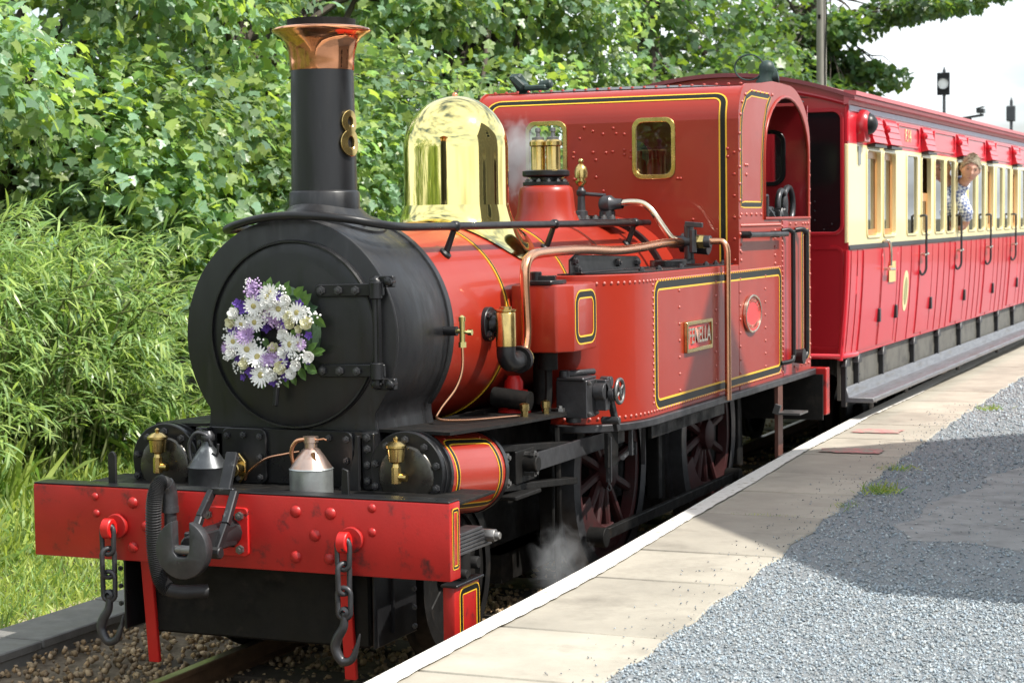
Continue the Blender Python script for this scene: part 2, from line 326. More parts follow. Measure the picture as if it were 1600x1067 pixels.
# --- buffer beam
beam = MB().box(-1.025, 1.025, 0, .103, .547, .868).build('buffer_beam', BEAM, loco, bevel=.007, seg=2)
MB().box(-1.022, 1.022, .002, .106, .868, .875).build('beam_cap', BLK, beam, bevel=.002)
for x, z, r in ((.312, .804, .027), (.477, .803, .027), (.671, .834, .02), (.402, .708, .027), (.67, .734, .02), (.309, .611, .027), (.469, .612, .025), (-.695, .824, .018), (-.69, .75, .018), (-.498, .805, .026), (-.502, .609, .026), (-.433, .704, .024)):
    inst(rivet_me, 'rivet', beam, (x, -.001, z), (0, -1, 0), r)
lining(lambda u, v: (V((1.025, u, v)), V((1, 0, 0))), rrect(.028, .076, .60, .835, .006, 3), .018, beam, ratio=.5)
pl = MB().prism(rrect(-.15, .087, .602, .81, .02, 4), mxz(-.014), 0, .014).build('drawbar_plate', BRIGHT, beam, bevel=.003)
for x, z in ((.05, .775), (.05, .632), (-.105, .775), (-.11, .64)): inst(bolt_me, 'bolt', pl, (x, -.014, z), (0, -1, 0), .019)
MB().box(-.035, .02, -.018, -.012, .64, .775).build('drawbar_slot', DIRT, pl)
# chopper coupling
cp = MB().cyl((-.0, -.34, .692), (0, 0, .705), .045, .06, 12).box(-.05, .05, -.30, -.04, .655, .745).build('coupling_shank', FORK, loco, bevel=.006)
disc = []
for i in range(41):
    a = R(109+(431-109)*i/40); disc.append((.122*math.cos(a), .122*math.sin(a)))
disc += [(.039, .02), (.036, -.012), (.02, -.03), (-.02, -.03), (-.036, -.012), (-.039, .02)]
MB().prism(disc, lambda a, b, t: V((a, -.40+t, .69+b)), 0, .05).build('coupling_head', GUN, loco, bevel=.006, seg=2)
MB().cyl((-.05, -.372, .685), (.05, -.372, .685), .02).build('coupling_pin', STEEL, loco)
fk = MB(); fk.bar((.0, .02, 1.04), (0, -.05, .89), .055, .024); fk.bar((-.055, -.06, .885), (.055, -.06, .885), .028, .03); fk.bar((-.055, -.06, .885), (-.075, -.13, .78), .032, .034); fk.bar((-.075, -.13, .78), (-.07, -.2, .70), .032, .034)
fk.bar((.055, -.06, .885), (.062, -.15, .76), .032, .034); fk.bar((.062, -.15, .76), (.055, -.22, .655), .032, .034); fk.cyl((-.09, -.2, .69), (-.05, -.2, .69), .024, n=10); fk.cyl((.035, -.22, .652), (.08, -.22, .652), .026, n=10)
fk.build('coupling_fork', FORK, loco, bevel=.004)
# vacuum hose
hp = smooth_path([(-.262, -.07, .80), (-.264, -.075, .875), (-.267, -.10, .915), (-.280, -.13, .905), (-.295, -.14, .84), (-.312, -.125, .70), (-.308, -.12, .58), (-.280, -.12, .49), (-.225, -.10, .45), (-.13, 0, .44)], 12)
hose = MB().tube(hp, .030, 12).build('vacuum_hose', RUBBER, loco, smooth=50)
hr = MB()
for i in range(28, 92, 1):
    d = (hp[i+1]-hp[i-1]).normalized(); hr.lathe([(.029, -.004), (.036, 0), (.029, .004)], hp[i], d, 12)
hr.build('hose_coil', RUBBER, hose, smooth=60)
MB().tube(hp[:22], .036, 12).cyl((-.262, -.07, .66), (-.262, -.07, .81), .028).cyl((-.262, -.07, .785), (-.262, -.07, .81), .038).build('hose_standpipe', GUN, loco)
# safety chains
def chain(x, z0, n, top):
    ch = MB().cyl((x+.012, -.002, z0), (x+.012, -.022, z0), .055, n=20).build('chain_boss', BEAM, beam, bevel=.004)
    eye = []
    MB().ring([(.035*math.cos(a), .045*math.sin(a)) for a in np.linspace(0, 2*math.pi, 17)[:-1]], [(.014*math.cos(a), .02*math.sin(a)) for a in np.linspace(0, 2*math.pi, 17)[:-1]], lambda a, b, t: V((x+t, -.055+a*1.1, z0-.005+b)), -.022, .022).build('chain_eye', BRIGHT, beam, bevel=.004)
    c = MB().cyl((x-.03, -.06, z0), (x+.03, -.06, z0), .01, n=8).build('safety_chain', GUN, loco)
    L = .128; w = .028; z = z0+.012
    for k in range(n):
        P = []
        for i in range(20):
            a = 2*math.pi*i/20; u = w*math.cos(a); vv = (L/2-w)*(1 if math.sin(a) >= 0 else -1)+w*math.sin(a); P.append((u, vv))
        yaw_ = R(12 if k % 2 == 0 else 58)+random.uniform(-.15, .15); pts = [V((x+u*math.cos(yaw_), -.062+u*math.sin(yaw_), z-L/2+vv)) for u, vv in P]
        MB().tube(pts, .0115, 8, closed=True).build('chain_link', GUN, c, smooth=60); z -= L-.026
    hk = smooth_path([(x, -.062, z+.0), (x-.005, -.062, z-.06), (x-.035, -.062, z-.11), (x-.045, -.062, z-.155), (x-.015, -.062, z-.205), (x+.03, -.062, z-.195), (x+.055, -.062, z-.14), (x+.07, -.062, z-.085)], 6)
    N = len(hk); rr = [.014+.008*math.sin(math.pi*min(1, i/(N*.75))) - (.012*max(0, (i/N-.75)/.25)) for i in range(N)]
    hkb = MB().tube(hk, rr, 10); hkb.lathe([(.012, -.016), (.024, -.01), (.024, .01), (.012, .016)], (x, -.062, z), (0, 1, 0), 12); hkb.build('chain_hook', GUN, c, smooth=60)
chain(-.59, .70, 3, 0); chain(.567, .70, 3, 0)
# guard irons, lever
for x in (-.53, .462):
    MB().bar((x, .14, .56), (x, .19, .06), .022, .055, up=(1, 0, 0)).build('guard_iron', BRIGHT, loco, bevel=.003)
MB().prism([(-.675, .86), (-.635, .86), (-.635, .995), (-.643, 1.01), (-.655, 1.016), (-.667, 1.01), (-.675, .995)], mxz(.075), 0, .014).build('release_lever', BLK, loco, bevel=.002)
MB().prism([(.488, .86), (.525, .86), (.522, .975), (.495, .985)], mxz(.075), 0, .014).build('release_lever', BLK, loco, bevel=.002)
# front frame ends below beam
for s in (-1, 1):
    fr = MB().box(s*.62-.006, s*.62+.006, .10, .50, .22, .55).box(s*.62-.02 if s < 0 else s*.62-.14, s*.62+.14 if s < 0 else s*.62+.02, .25, .262, .26, .53).build('frame_bracket', BLK, loco, bevel=.003)
    for z in (.29, .36, .43, .50): inst(boltb_me, 'bolt', fr, (s*.60, .249, z), (0, -1, 0), .014)
    for z in (.31, .45): inst(boltb_me, 'bolt', fr, (s*.53, .249, z), (0, -1, 0), .014)
    for z in (.30, .38, .46): inst(boltb_me, 'bolt', fr, (s*.74, .249, z), (0, -1, 0), .012)
    if s < 0: continue
    st = MB().box(s*.985-.055, s*.985+.0, .12, .375, .27, .50).build('front_step', BEAM, loco, bevel=.008, seg=2)
    MB().box(s*.99-.065, s*.99+.012, .11, .39, .50, .512).build('step_tread', BLK, st, bevel=.003)
    if s > 0: lining(lambda u, v: (V((.985, u, v)), V((1, 0, 0))), rrect(.185, .355, .20, .472, .02, 4), .034, st)
    sp = MB()
    for i in range(6): sp.box(s*.93-.04, s*.93+.04, .12+.02*i, .55-.02*i, .60+.016*i+.015, .60+.016*i+.028)
    sp.build('leaf_spring', GUN, loco, bevel=.002)
    lump = MB().cyl((s*.93, .30, .515), (s*.93, .30, .62), .045).cyl((s*.90, .34, .57), (s*1.0, .34, .57), .028, n=8).cyl((s*.88, .22, .54), (s*1.0, .22, .54), .022, n=8)
    lump.build('spring_hanger', DIRT, loco, bevel=.004); MB().cyl((s*.93, .5, .66), (s*1.01, .5, .66), .03, n=6).cyl((s*.93, .5, .66), (s*1.03, .5, .66), .018, n=8).build('spring_pin', STEEL, loco, bevel=.003)
MB().box(-.56, .56, .18, .5, .20, .545).cyl((-.6, .9, .40), (.6, .9, .40), .05).build('pony_truck', DIRT, loco, bevel=.01)
# deck and saddle
MB().box(-.96, .96, .106, .62, .825, .838).build('front_deck', DIRT, loco, bevel=.002)
for s in (-1, 1):
    P = rrect(s*.22-.115, s*.22+.115, .838, 1.09, .035, 5)
    cv = MB().prism(P, mxz(.48), 0, .045).build('steam_chest_cover', BLK, loco, bevel=.004)
    for u, w in ((-.085, .87), (-.085, .96), (-.085, 1.055), (0, 1.06), (.085, 1.055), (.085, .96), (.085, .87)): inst(boltb_me, 'bolt', cv, (s*.22+u, .479, w), (0, -1, 0), .015)
    g = MB().prism([(0, .838), (.10, .838), (.10, 1.08), (.085, 1.08), (.078, 1.0), (.055, .92), (.02, .865), (0, .85)], lambda a, b, t: V((s*(.30+a), .42+t, b)), -.012, .012).build('gusset', BLK, loco, bevel=.002)
    bx = MB().box(s*.425-.03, s*.425+.03, .45, .5, .838, 1.09).build('frame_flange', BLK, loco, bevel=.004)
    for z in (.88, .95, 1.02, 1.07): inst(boltb_me, 'bolt', bx, (s*.425, .449, z), (0, -1, 0), .017)
gl = MB().cyl((-.235, .47, .91), (-.235, .40, .91), .032, n=20).prism([( -.07, 0), (-.03, .034), (.03, .034), (.07, 0), (.03, -.034), (-.03, -.034)], lambda a, b, t: V((-.235+b, .455+t, .91+a)), 0, .018).build('valve_gland', BRASS2, loco, bevel=.003)
for z in (.865, .955): inst(bolt_me, 'bolt', gl, (-.235, .455, z), (0, -1, 0), .012)
MB().tube(smooth_path([(-.2, .45, .86), (-.17, .44, .90), (-.08, .43, .96), (.02, .42, .985), (.10, .42, 1.0)], 6), .005, 6).build('copper_feed', COPPER2, loco)
MB().box(-.43, .43, .50, 1.1, .84, 1.09).build('smokebox_saddle', BLK, loco, bevel=.004)
# cylinders
CX, CZ = .615, .91
def CZy(y): return CZ-.095*(y-.44)
CD = V((0, 1, -.095)).normalized()
for s in (-1, 1):
    cy = MB().lathe([(0, .47), (.185, .47), (.185, .50), (.178, .50), (.178, 1.10), (.193, 1.10), (.193, 1.14), (0, 1.14)], (s*CX, 0, CZy(0)), CD, 40)
    cyo = cy.build('cylinder', BLK, loco, bevel=.002)
    clad = MB(); a0, a1 = (R(-75), R(105)) if s > 0 else (R(75), R(255))
    pts = []
    CS = lambda u, v, s=s: (V((s*(CX+.192*math.cos(u)), v, CZy(v)+.192*math.sin(u))), V((s*math.cos(u), 0, math.sin(u))))
    us = np.linspace(R(-80), R(88), 19); vs = [CS(u, v)[0] for v in (.505, 1.095) for u in us]
    clad.add(vs, [(i, i+1, 20+i, 19+i) for i in range(18)]); clad.build('cylinder_cladding', RED, cyo, recalc=False)
    for y in (.50, 1.10):
        MB().lathe([(.185, -.012), (.197, -.012), (.197, .012), (.185, .012)], (s*CX, y, CZy(y)), CD, 40).build('cylinder_band', BLK, cyo)
    P = dens(rrect(R(-46), R(50), .57, 1.035, .09, 5), .06)
    lining(CS, P, .036, cyo)
    if s > 0:
        for u, v in ((R(58), .62), (R(58), 1.0)): inst(rivet_red, 'rivet', cyo, CS(u, v)[0], CS(u, v)[1], .009)
    fl = MB().prism([(.178*math.cos(a), .178*math.sin(a)) for a in np.linspace(R(-160), R(-20), 18)]+[(.178, .0)]+[(.178*math.cos(a), .016+.178*math.sin(a)) for a in np.linspace(R(4), R(176), 26)], lambda a, b, t: V((s*CX+a, .44+t, CZ+b)), 0, .03).build('cylinder_flange', BLK, cyo, bevel=.004)
    for k in range(10):
        a = R(18+36*k); inst(boltb_me, 'bolt', fl, (s*CX+.155*math.cos(a), .439, CZ+.158*math.sin(a)), (0, -1, 0), .0165)
    MB().lathe([(0, .012), (.06, .013), (.122, .011), (.131, .006), (.133, 0)], (s*CX, .44, CZ), (0, -1, 0), 44).build('cylinder_cover', mat('oily_steel', (.085, .08, .07), .3, metal=.8, var=.3, vs=9, rv=.12, col2=(.03, .028, .025), m2=.55, s2=7, w2=.2) if s < 0 else MAT['oily_steel'], cyo, smooth=60)
    # brass lubricator cup
    L = V((s*.605-.0, .365, .912)); lb = MB().cyl(L+V((0, .05, 0)), L+V((0, -.01, 0)), .016).cyl(L+V((0, 0, -.025)), L+V((0, 0, .045)), .022, n=8).lathe([(0, 0), (.02, 0), (.015, .02), (.034, .03), (.040, .085), (.047, .09), (.047, .1), (.026, .115), (.009, .12), (.011, .132), (.0, .14)], L+V((0, 0, .04)), (0, 0, 1), 20)
    lb.cyl(L+V((0, 0, .0)), L+V((.05, -.0, .0)), .017, n=10); lb.build('lubricator_cup', BRASS2, cyo, smooth=40)
    # crosshead and slide bars behind
    sb = MB().bar((s*.66, 1.2, .94), (s*.66, 2.3, .84), .08, .035).bar((s*.66, 1.2, .75), (s*.66, 2.3, .65), .08, .035).cyl((s*.63, 1.14, .845), (s*.63, 1.9, .775), .025).box(s*.66-.05, s*.66+.05, 1.45, 1.68, .74, .90).cyl((s*.70, 1.56, .83), (s*.78, 1.56, .83), .04, n=12).cyl((s*.70, 1.2, .84), (s*.74, 1.2, .84), .055, n=8)
    sb.box(s*.66-.09, s*.66+.11, 1.30, 1.62, .685, .705)
    sb.build('slide_bar', DIRT, loco, bevel=.004)
    for y, z in ((1.22, .90), (1.22, .78), (1.56, .875), (1.56, .79)): MB().nut((s*.745, y, z), (s, 0, 0), .024, .02).cyl((s*.7, y, z), (s*.75, y, z), .016, n=8).build('crosshead_bolt', STEEL, loco)
    MB().box(s*.70-.012, s*.70+.012, 1.68, 3.0, .775, .865).build('running_valance', GUN, loco, bevel=.002)
    MB().bar((s*.69, 2.62, .30), (s*.69, 5.22, .30), .035, .06).cyl((s*.64, 2.62, .3), (s*.74, 2.62, .3), .055, n=12).cyl((s*.64, 5.2, .3), (s*.74, 5.2, .3), .055, n=12).build('coupling_rod', DIRT, loco, bevel=.003)
    # running plate
    MB().prism([(.40, .56), (.70 if s < 0 else .80, .50), (.80, 1.15), (.74, 2.05), (.56, 2.48), (.40, 2.48)], lambda a, b, t: V((s*a, b, 1.085-.045*max(0, b-.5)+t)), 0, .014).build('running_plate', DIRT, loco)
    MB().box(s*.36-.012, s*.36+.012, .5, 6.4, .34, 1.06).build('main_frame', DIRT, loco)
    # pony wheel
    def wheel(y, r, x, nsp, nm):
        if r < .5: MB().lathe([(0, .02), (r*.84, .02)], (s*x, y, r), (s, 0, 0), 40).build('wheel_disc', DIRT, loco)
        w = MB().lathe([(r*.84, -.05), (r+.025, -.05), (r+.022, -.03), (r, -.02), (r-.006, .06), (r*.84, .06)], (s*x, y, r), (s, 0, 0), 56).build(nm, GUN if r > .5 else DIRT, loco, smooth=40)
        MB().lathe([(r*.83, -.04), (r*.845, -.04), (r*.845, .045), (r*.745, .045), (r*.745, -.02), (r*.83, -.04)], (s*x, y, r), (s, 0, 0), 56).build('wheel_rim', WHEELR if r > .5 else DIRT, w, smooth=40)
        MB().lathe([(0, .07), (r*.13, .07), (r*.16, .06), (r*.16, -.04), (0, -.04)], (s*x, y, r), (s, 0, 0), 24).build('wheel_hub', WHEELR if r > .5 else DIRT, w)
        for k in range(nsp):
            a = 2*math.pi*(k+.35)/nsp; p = V((s*x, y+r*.14*math.cos(a), r+r*.14*math.sin(a))); q = V((s*x, y+r*.76*math.cos(a), r+r*.76*math.sin(a)))
            MB().bar(p, q, .05, .05, up=(1, 0, 0)).build('spoke', WHEELR if r > .5 else DIRT, w, bevel=.012)
        if r > .5:
            P = [(r*.74*math.cos(a), r*.74*math.sin(a)) for a in np.linspace(R(200), R(285), 12)]+[(r*.52*math.cos(a), r*.52*math.sin(a)) for a in np.linspace(R(285), R(200), 8)]
            MB().prism(P, lambda a, b, t: V((s*(x+t), y+a, r+b)), -.02, .04).build('balance_weight', WHEELR, w, bevel=.004)
    wheel(1.0, .38, .54, 9, 'pony_wheel'); wheel(3.08, .60, .545, 12, 'driving_wheel'); wheel(4.95, .60, .545, 12, 'driving_wheel')
    for y in (2.30, 4.02, 5.72): MB().bar((s*.56, y, .85), (s*.57, y+.02, .30), .05, .05).box(s*.52, s*.60, y-.10, y-.03, .32, .78).build('brake_hanger', DIRT, loco, bevel=.006)
    MB().tube(smooth_path([(s*.66, 2.1, .95), (s*.66, 2.12, .6), (s*.60, 2.25, .3), (s*.56, 2.38, .10)], 5), .018, 8).build('sand_pipe', DIRT, loco)
MB().box(-.34, .34, .6, 6.3, .36, .80).box(-.30, .30, 2.2, 6.2, .10, .36).box(-.3, .3, 2.2, 4.6, .25, .95).cyl((-.55, 3.08, .6), (.55, 3.08, .6), .075).cyl((-.55, 4.95, .6), (.55, 4.95, .6), .075).cyl((-.5, 1.0, .38), (.5, 1.0, .38), .06).build('axles_dark_fill', DIRT, loco)  # axles and ash pan, with black boxes added to fill in darkness behind wheels
# --- smokebox
P = []
for i in range(49):
    a = R(-38+(218+38)*i/48); P.append((.537*math.cos(a), BZ+.537*math.sin(a)))
P = [(.46, .84), (.452, .98), (.436, 1.06), (.425, 1.12)]+P+[(-.425, 1.12), (-.436, 1.06), (-.452, .98), (-.46, .84)]
sbx = MB().prism(P, mxz(BY+.012), 0, .58).build('smokebox', SBOX, loco, bevel=.012, seg=2)
P2 = [(x*1.004, z) for x, z in P]
MB().prism(P2, mxz(BY), 0, .02).build('smokebox_front', SBOX, sbx, bevel=.006, seg=2)
wr = MB().lathe([(.538, 0), (.544, .002), (.544, .045), (.538, .047)], (0, 1.075, BZ), (0, 1, 0), 72).build('smokebox_band', SBOX, sbx)
dr = MB().lathe([(.425, 0), (.425, .02), (.405, .028), (.36, .034), (.25, .046), (.12, .054), (0, .057)], (.03, BY+.002, 1.515), (0, -1, 0), 72).build('smokebox_door', SBOX, sbx, smooth=40)
MB().lathe([(.41, .026), (.412, .037), (.42, .037), (.424, .022)], (.03, BY, 1.515), (0, -1, 0), 72).build('door_rim', SBOX, dr)
for z in (1.712, 1.357):
    h = MB().bar((.19, BY-.052, z), (.50, BY-.045, z+.006), .016, .056).cyl((.19, BY-.06, z), (.19, BY-.036, z), .028, n=16).build('hinge_strap', BLK, dr, bevel=.004)
    for x in (.20, .285, .37): inst(boltb_me, 'bolt', h, (x, BY-.058, z+.002), (0, -1, 0), .019)
    q = 1.752 if z > 1.5 else 1.302
    hb = MB().cyl((.465, BY-.055, z-.035), (.465, BY-.055, z+.04), .030, n=14).cyl((.455, BY-.05, q), (.455, BY+.0, q), .024, n=8).dome((.455, BY-.05, q), (0, -1, 0), .024).cyl((.52, BY-.045, q), (.52, BY, q), .022, n=8).dome((.52, BY-.045, q), (0, -1, 0), .022).bar((.44, BY-.02, q), (.54, BY-.02, q), .03, .05).bar((.47, BY-.03, q), (.47, BY-.03, z), .03, .04).build('hinge_bracket', BLK, sbx, bevel=.004)
MB().cyl((.463, BY-.055, 1.30), (.463, BY-.055, 1.75), .014, n=10).bar((.478, BY-.05, 1.38), (.478, BY-.05, 1.69), .006, .03, up=(0, 1, 0)).build('hinge_pin', BLK, sbx)
MB().lathe([(0, 0), (.022, 0), (.03, .02), (.022, .05), (0, .055)], (.01, BY-.05, 1.515), (0, -1, 0), 16).bar((.01, BY-.095, 1.515), (-.02, BY-.105, 1.20), .03, .018, up=(1, 0, 0)).build('door_handle', BLK, dr, bevel=.004)
# side blower valve with copper pipe
MB().cyl((.53, 1.03, 1.505), (.60, 1.03, 1.505), .022).build('valve_nut', BLK, sbx)
MB().cyl((.58, 1.03, 1.505), (.63, 1.03, 1.505), .011, n=10).cyl((.625, 1.03, 1.45), (.625, 1.03, 1.555), .013, n=12).lathe([(0, 0), (.016, 0), (.016, .02), (.008, .026), (0, .03)], (.625, 1.03, 1.55), (0, 0, 1), 12).cyl((.625, 1.03, 1.455), (.625, 1.03, 1.43), .018, n=6).cyl((.62, 1.03, 1.50), (.67, 1.03, 1.50), .008, n=8).cyl((.655, 1.03, 1.50), (.675, 1.03, 1.50), .014, n=8).build('blower_valve', BRASS, sbx, smooth=40)
MB().tube(smooth_path([(.625, 1.03, 1.44), (.625, 1.025, 1.33), (.60, 1.0, 1.24), (.55, .94, 1.15), (.54, .94, 1.105), (.60, 1.1, 1.085), (.66, 1.5, 1.065), (.655, 1.62, 1.055)], 8), .0065, 8).build('blower_pipe', COPPER2, sbx, smooth=60)
# chimney
CY = .885
ch = MB().lathe([(.155, 2.05), (.164, 2.06), (.164, 2.15), (.160, 2.155), (.153, 2.16), (.145, 2.735), (.0, 2.735)], (0, CY, 0), (0, 0, 1), 48).build('chimney', SBOX, loco, smooth=40)
MB().lathe([(.1465, 2.712), (.149, 2.722), (.150, 2.75), (.155, 2.80), (.165, 2.835), (.184, 2.862), (.212, 2.880), (.226, 2.888), (.230, 2.895), (.226, 2.902), (.20, 2.91), (.155, 2.912)], (0, CY, 0), (0, 0, 1), 64).build('copper_cap', COPPER, ch, smooth=50)
MB().lathe([(.140, 2.90), (.158, 2.908), (.158, 2.945), (.14, 2.947), (.12, 2.94), (.11, 2.80)], (0, CY, 0), (0, 0, 1), 40).build('chimney_rim', DIRT, ch)
# saddle flange wrapped on the smokebox
fv = []; ff = []; NA = 48; NRr = 6
for i in range(NA):
    a = 2*math.pi*i/NA
    for j in range(NRr):
        t = j/(NRr-1); rr = .160+t*.115; x = rr*math.cos(a)*1.02; y = CY+rr*math.sin(a)*1.12; z = BZ+math.sqrt(max(.537**2-x*x, 0))+.012+.05*(1-t)**2.2; fv.append((x, y, z))
for i in range(NA):
    for j in range(NRr-1): ff.append((i*NRr+j, ((i+1) % NA)*NRr+j, ((i+1) % NA)*NRr+j+1, i*NRr+j+1))
for i in range(NA): fv.append((fv[i*NRr+NRr-1][0], fv[i*NRr+NRr-1][1], fv[i*NRr+NRr-1][2]-.02))
for i in range(NA): ff.append((i*NRr+NRr-1, ((i+1) % NA)*NRr+NRr-1, NA*NRr+(i+1) % NA, NA*NRr+i))
sad = MB().add(fv, ff).build('chimney_saddle', SBOX, ch, smooth=40)
for a in (20, 75, 130, 200, 250, 300, 345):
    a = R(a); x = .243*math.cos(a); y = CY+.262*math.sin(a); z = BZ+math.sqrt(.537**2-x*x)+.012; inst(boltb_me, 'bolt', sad, (x, y, z), (x, 0, z-BZ), .011)
# numeral 8: two plaited rings wrapped on the chimney
def on_chim(u, w, t):
    r = .1505-.0145*(w-.25)/.5+t; th = u/.15+R(80); return V((r*math.sin(th), CY-r*math.cos(th), 2.16+w))
num = MB()
for cz, ro, ri, ox in ((.216, .056, .027, 0), (.312, .048, .022, 0)):
    N = 28; num.ring([(ro*1.05*math.cos(2*math.pi*i/N), cz+ro*1.12*math.sin(2*math.pi*i/N)) for i in range(N)], [(ri*.8*math.cos(2*math.pi*i/N), cz+ri*1.1*math.sin(2*math.pi*i/N)) for i in range(N)], on_chim, .0, .014)
num.build('number_eight', BRASS2, ch, smooth=40, bevel=.002)
# --- boiler
bo = MB().lathe([(0, 1.08), (BR, 1.08), (BR, 4.64), (0, 4.64)], (0, 0, BZ), (0, 1, 0), 96).build('boiler', RED, loco, smooth=40)
for y in (1.86, 2.78, 3.52):
    b = MB(); b.c = 0; b.lathe([(BR+.001, -.015), (BR+.005, -.014), (BR+.005, .014), (BR+.001, .015)], (0, y, BZ), (0, 1, 0), 96); b.c = 1; b.lathe([(BR+.0065, -.008), (BR+.0065, .008)], (0, y, BZ), (0, 1, 0), 96)
    b.build('boiler_band', [YEL if y < 3.4 else RED, LBK], bo, smooth=40)
MB().lathe([(BR, 4.36), (BR+.03, 4.36), (BR+.03, 4.41), (BR, 4.41)], (0, 0, BZ), (0, 1, 0), 96).build('firebox_ring', BLK, bo)
MB().lathe([(BR+.028, 4.41), (BR+.028, 4.64)], (0, 0, BZ), (0, 1, 0), 96).build('firebox_cladding', RED, bo)
# handrail
hpth = smooth_path([(.42, 4.3, 1.985), (.42, 3.0, 1.986), (.42, 1.3, 1.987), (.42, .95, 1.987), (.415, .78, 1.992), (.385, .64, 2.005), (.31, .55, 2.025), (.18, .50, 2.04), (0, .49, 2.045), (-.15, .50, 2.03), (-.28, .53, 2.002), (-.37, .62, 1.985), (-.415, .78, 1.985), (-.42, .95, 1.985), (-.42, 1.3, 1.985), (-.42, 4.3, 1.985)], 6)
hrl = MB().tube(hpth, .019, 12).build('handrail', BLK, loco, smooth=60)
for s in (-1, 1):
    for y in (1.42, 2.72, 4.05):
        ft = V((s*.362, y, BZ+math.sqrt(BR**2-.362**2)))
        MB().cyl(ft-V((0, 0, .01)), (s*.42, y, 1.987), .017, .014, 10).lathe([(.019, -.022), (.027, -.012), (.027, .012), (.019, .022)], (s*.42, y, 1.987), (0, 1, 0), 14).lathe([(.032, -.005), (.032, .012), (.018, .02)], ft, (s*.35, 0, .37), 12).build('handrail_stanchion', BLK, hrl, smooth=40)
# --- dome with skirt
DY = 2.36
prof = [(.282, 2.08), (.280, 2.14), (.280, 2.395)]+[(.280*math.cos(R(a)), 2.395+.280*math.sin(R(a))*1.01) for a in range(8, 91, 6)]
dm = MB().lathe([(.282, 1.85)]+prof, (0, DY, 0), (0, 0, 1), 72).build('steam_dome', BRASS, loco, smooth=60)
fv = []; ff = []; NA = 72; NRr = 10
for i in range(NA):
    a = 2*math.pi*i/NA
    for j in range(NRr):
        t = j/(NRr-1); rr = .28+t*(.11+.03*abs(math.cos(a))); x0 = rr*math.cos(a); y = DY+rr*math.sin(a)*1.0
        x = min(max(x0, -.47), .47); zb = BZ+math.sqrt(max((BR+.008)**2-x*x, .0001)); z = zb+(2.10-zb)*max(0, 1-t*1.25)**2.6
        fv.append((x, y, z))
for i in range(NA):
    for j in range(NRr-1): ff.append((i*NRr+j, ((i+1) % NA)*NRr+j, ((i+1) % NA)*NRr+j+1, i*NRr+j+1))
MB().add(fv, ff).build('dome_skirt', BRASS, dm, smooth=70)
MB().dome((0, DY, 2.675), (0, 0, 1), .018, 12, 1.2).build('dome_finial', COPPER, dm)
# --- safety valves
SY = 3.65
sv = MB().lathe([(.215, 1.95), (.195, 2.01), (.176, 2.05), (.167, 2.12), (.163, 2.17), (.156, 2.20), (.135, 2.215), (.09, 2.217), (0, 2.217)], (0, SY, 0), (0, 0, 1), 48).build('safety_valve_bonnet', RED, loco, smooth=50)
cl = MB().lathe([(.09, 2.21), (.138, 2.215), (.138, 2.235), (.094, 2.24), (.094, 2.262), (.134, 2.268), (.141, 2.275), (.141, 2.30), (.125, 2.306), (0, 2.306)], (0, SY, 0), (0, 0, 1), 36).build('valve_collar', BLK, sv)
for k in range(12): a = 2*math.pi*k/12; inst(bolt_me, 'bolt', cl, ((.114*math.cos(a)), SY+.114*math.sin(a), 2.236), (0, 0, 1), .014)
for dx in (-.048, .048):
    c = MB().lathe([(.046, 2.30), (.043, 2.31), (.043, 2.445), (.052, 2.452), (.052, 2.475), (.042, 2.485), (0, 2.487)], (dx, SY, 0), (0, 0, 1), 28).build('safety_valve_column', BRASS2, sv, smooth=40)
    MB().lathe([(.036, 2.485), (.036, 2.50), (.014, 2.505), (.012, 2.53), (.018, 2.535), (.016, 2.555), (0, 2.56)], (dx, SY, 0), (0, 0, 1), 14).build('valve_spindle', STEEL, c)
# --- whistle and regulator stand
WX, WY = .045, 4.12
def hs_(P, k=.72, q=.85): return [(r*q, h*k) for r, h in P]
wb = MB().lathe(hs_([(.075, 0), (.075, .02), (.05, .025), (.045, .09), (.03, .10), (.026, .22), (.036, .235), (.036, .265), (.024, .28), (.02, .30)]), (WX, WY, 1.995), (0, 0, 1), 20).cyl((WX, WY, 2.17), (WX+.15, WY+.03, 2.155), .012, n=8).build('whistle_stand', GUN, loco, smooth=40)
MB().lathe(hs_([(.018, .30), (.038, .325), (.044, .345), (.044, .352), (.03, .355), (.03, .372), (.046, .376), (.048, .43), (.04, .468), (.022, .49), (.012, .498), (.018, .51), (.02, .525), (.012, .54), (0, .543)]), (WX, WY, 1.995), (0, 0, 1), 24).build('whistle', BRASS2, wb, smooth=50)
pd = MB().box(WX-.02, WX+.29, WY-.13, WY+.15, 1.985, 2.012).cyl((WX+.17, WY, 2.01), (WX+.17, WY, 2.06), .05).lathe([(0, 0), (.04, .005), (.055, .03), (.055, .075), (.035, .10), (.03, .15)], (WX+.12, WY, 2.10), (1, 0, .02), 20).build('steam_stand', GUN, loco, bevel=.003)
for i in range(5): inst(bolt_me, 'bolt', pd, (WX+.02+.055*i, WY-.10, 2.012), (0, 0, 1), .018)
MB().tube(smooth_path([(WX+.24, WY, 2.105), (.36, WY+.02, 2.112), (.44, WY+.03, 2.10), (.50, WY+.03, 2.05), (.56, WY+.04, 1.96), (.61, WY+.06, 1.89), (.66, WY+.10, 1.865)], 6), .021, 12).build('injector_pipe', SILV, loco, smooth=60)
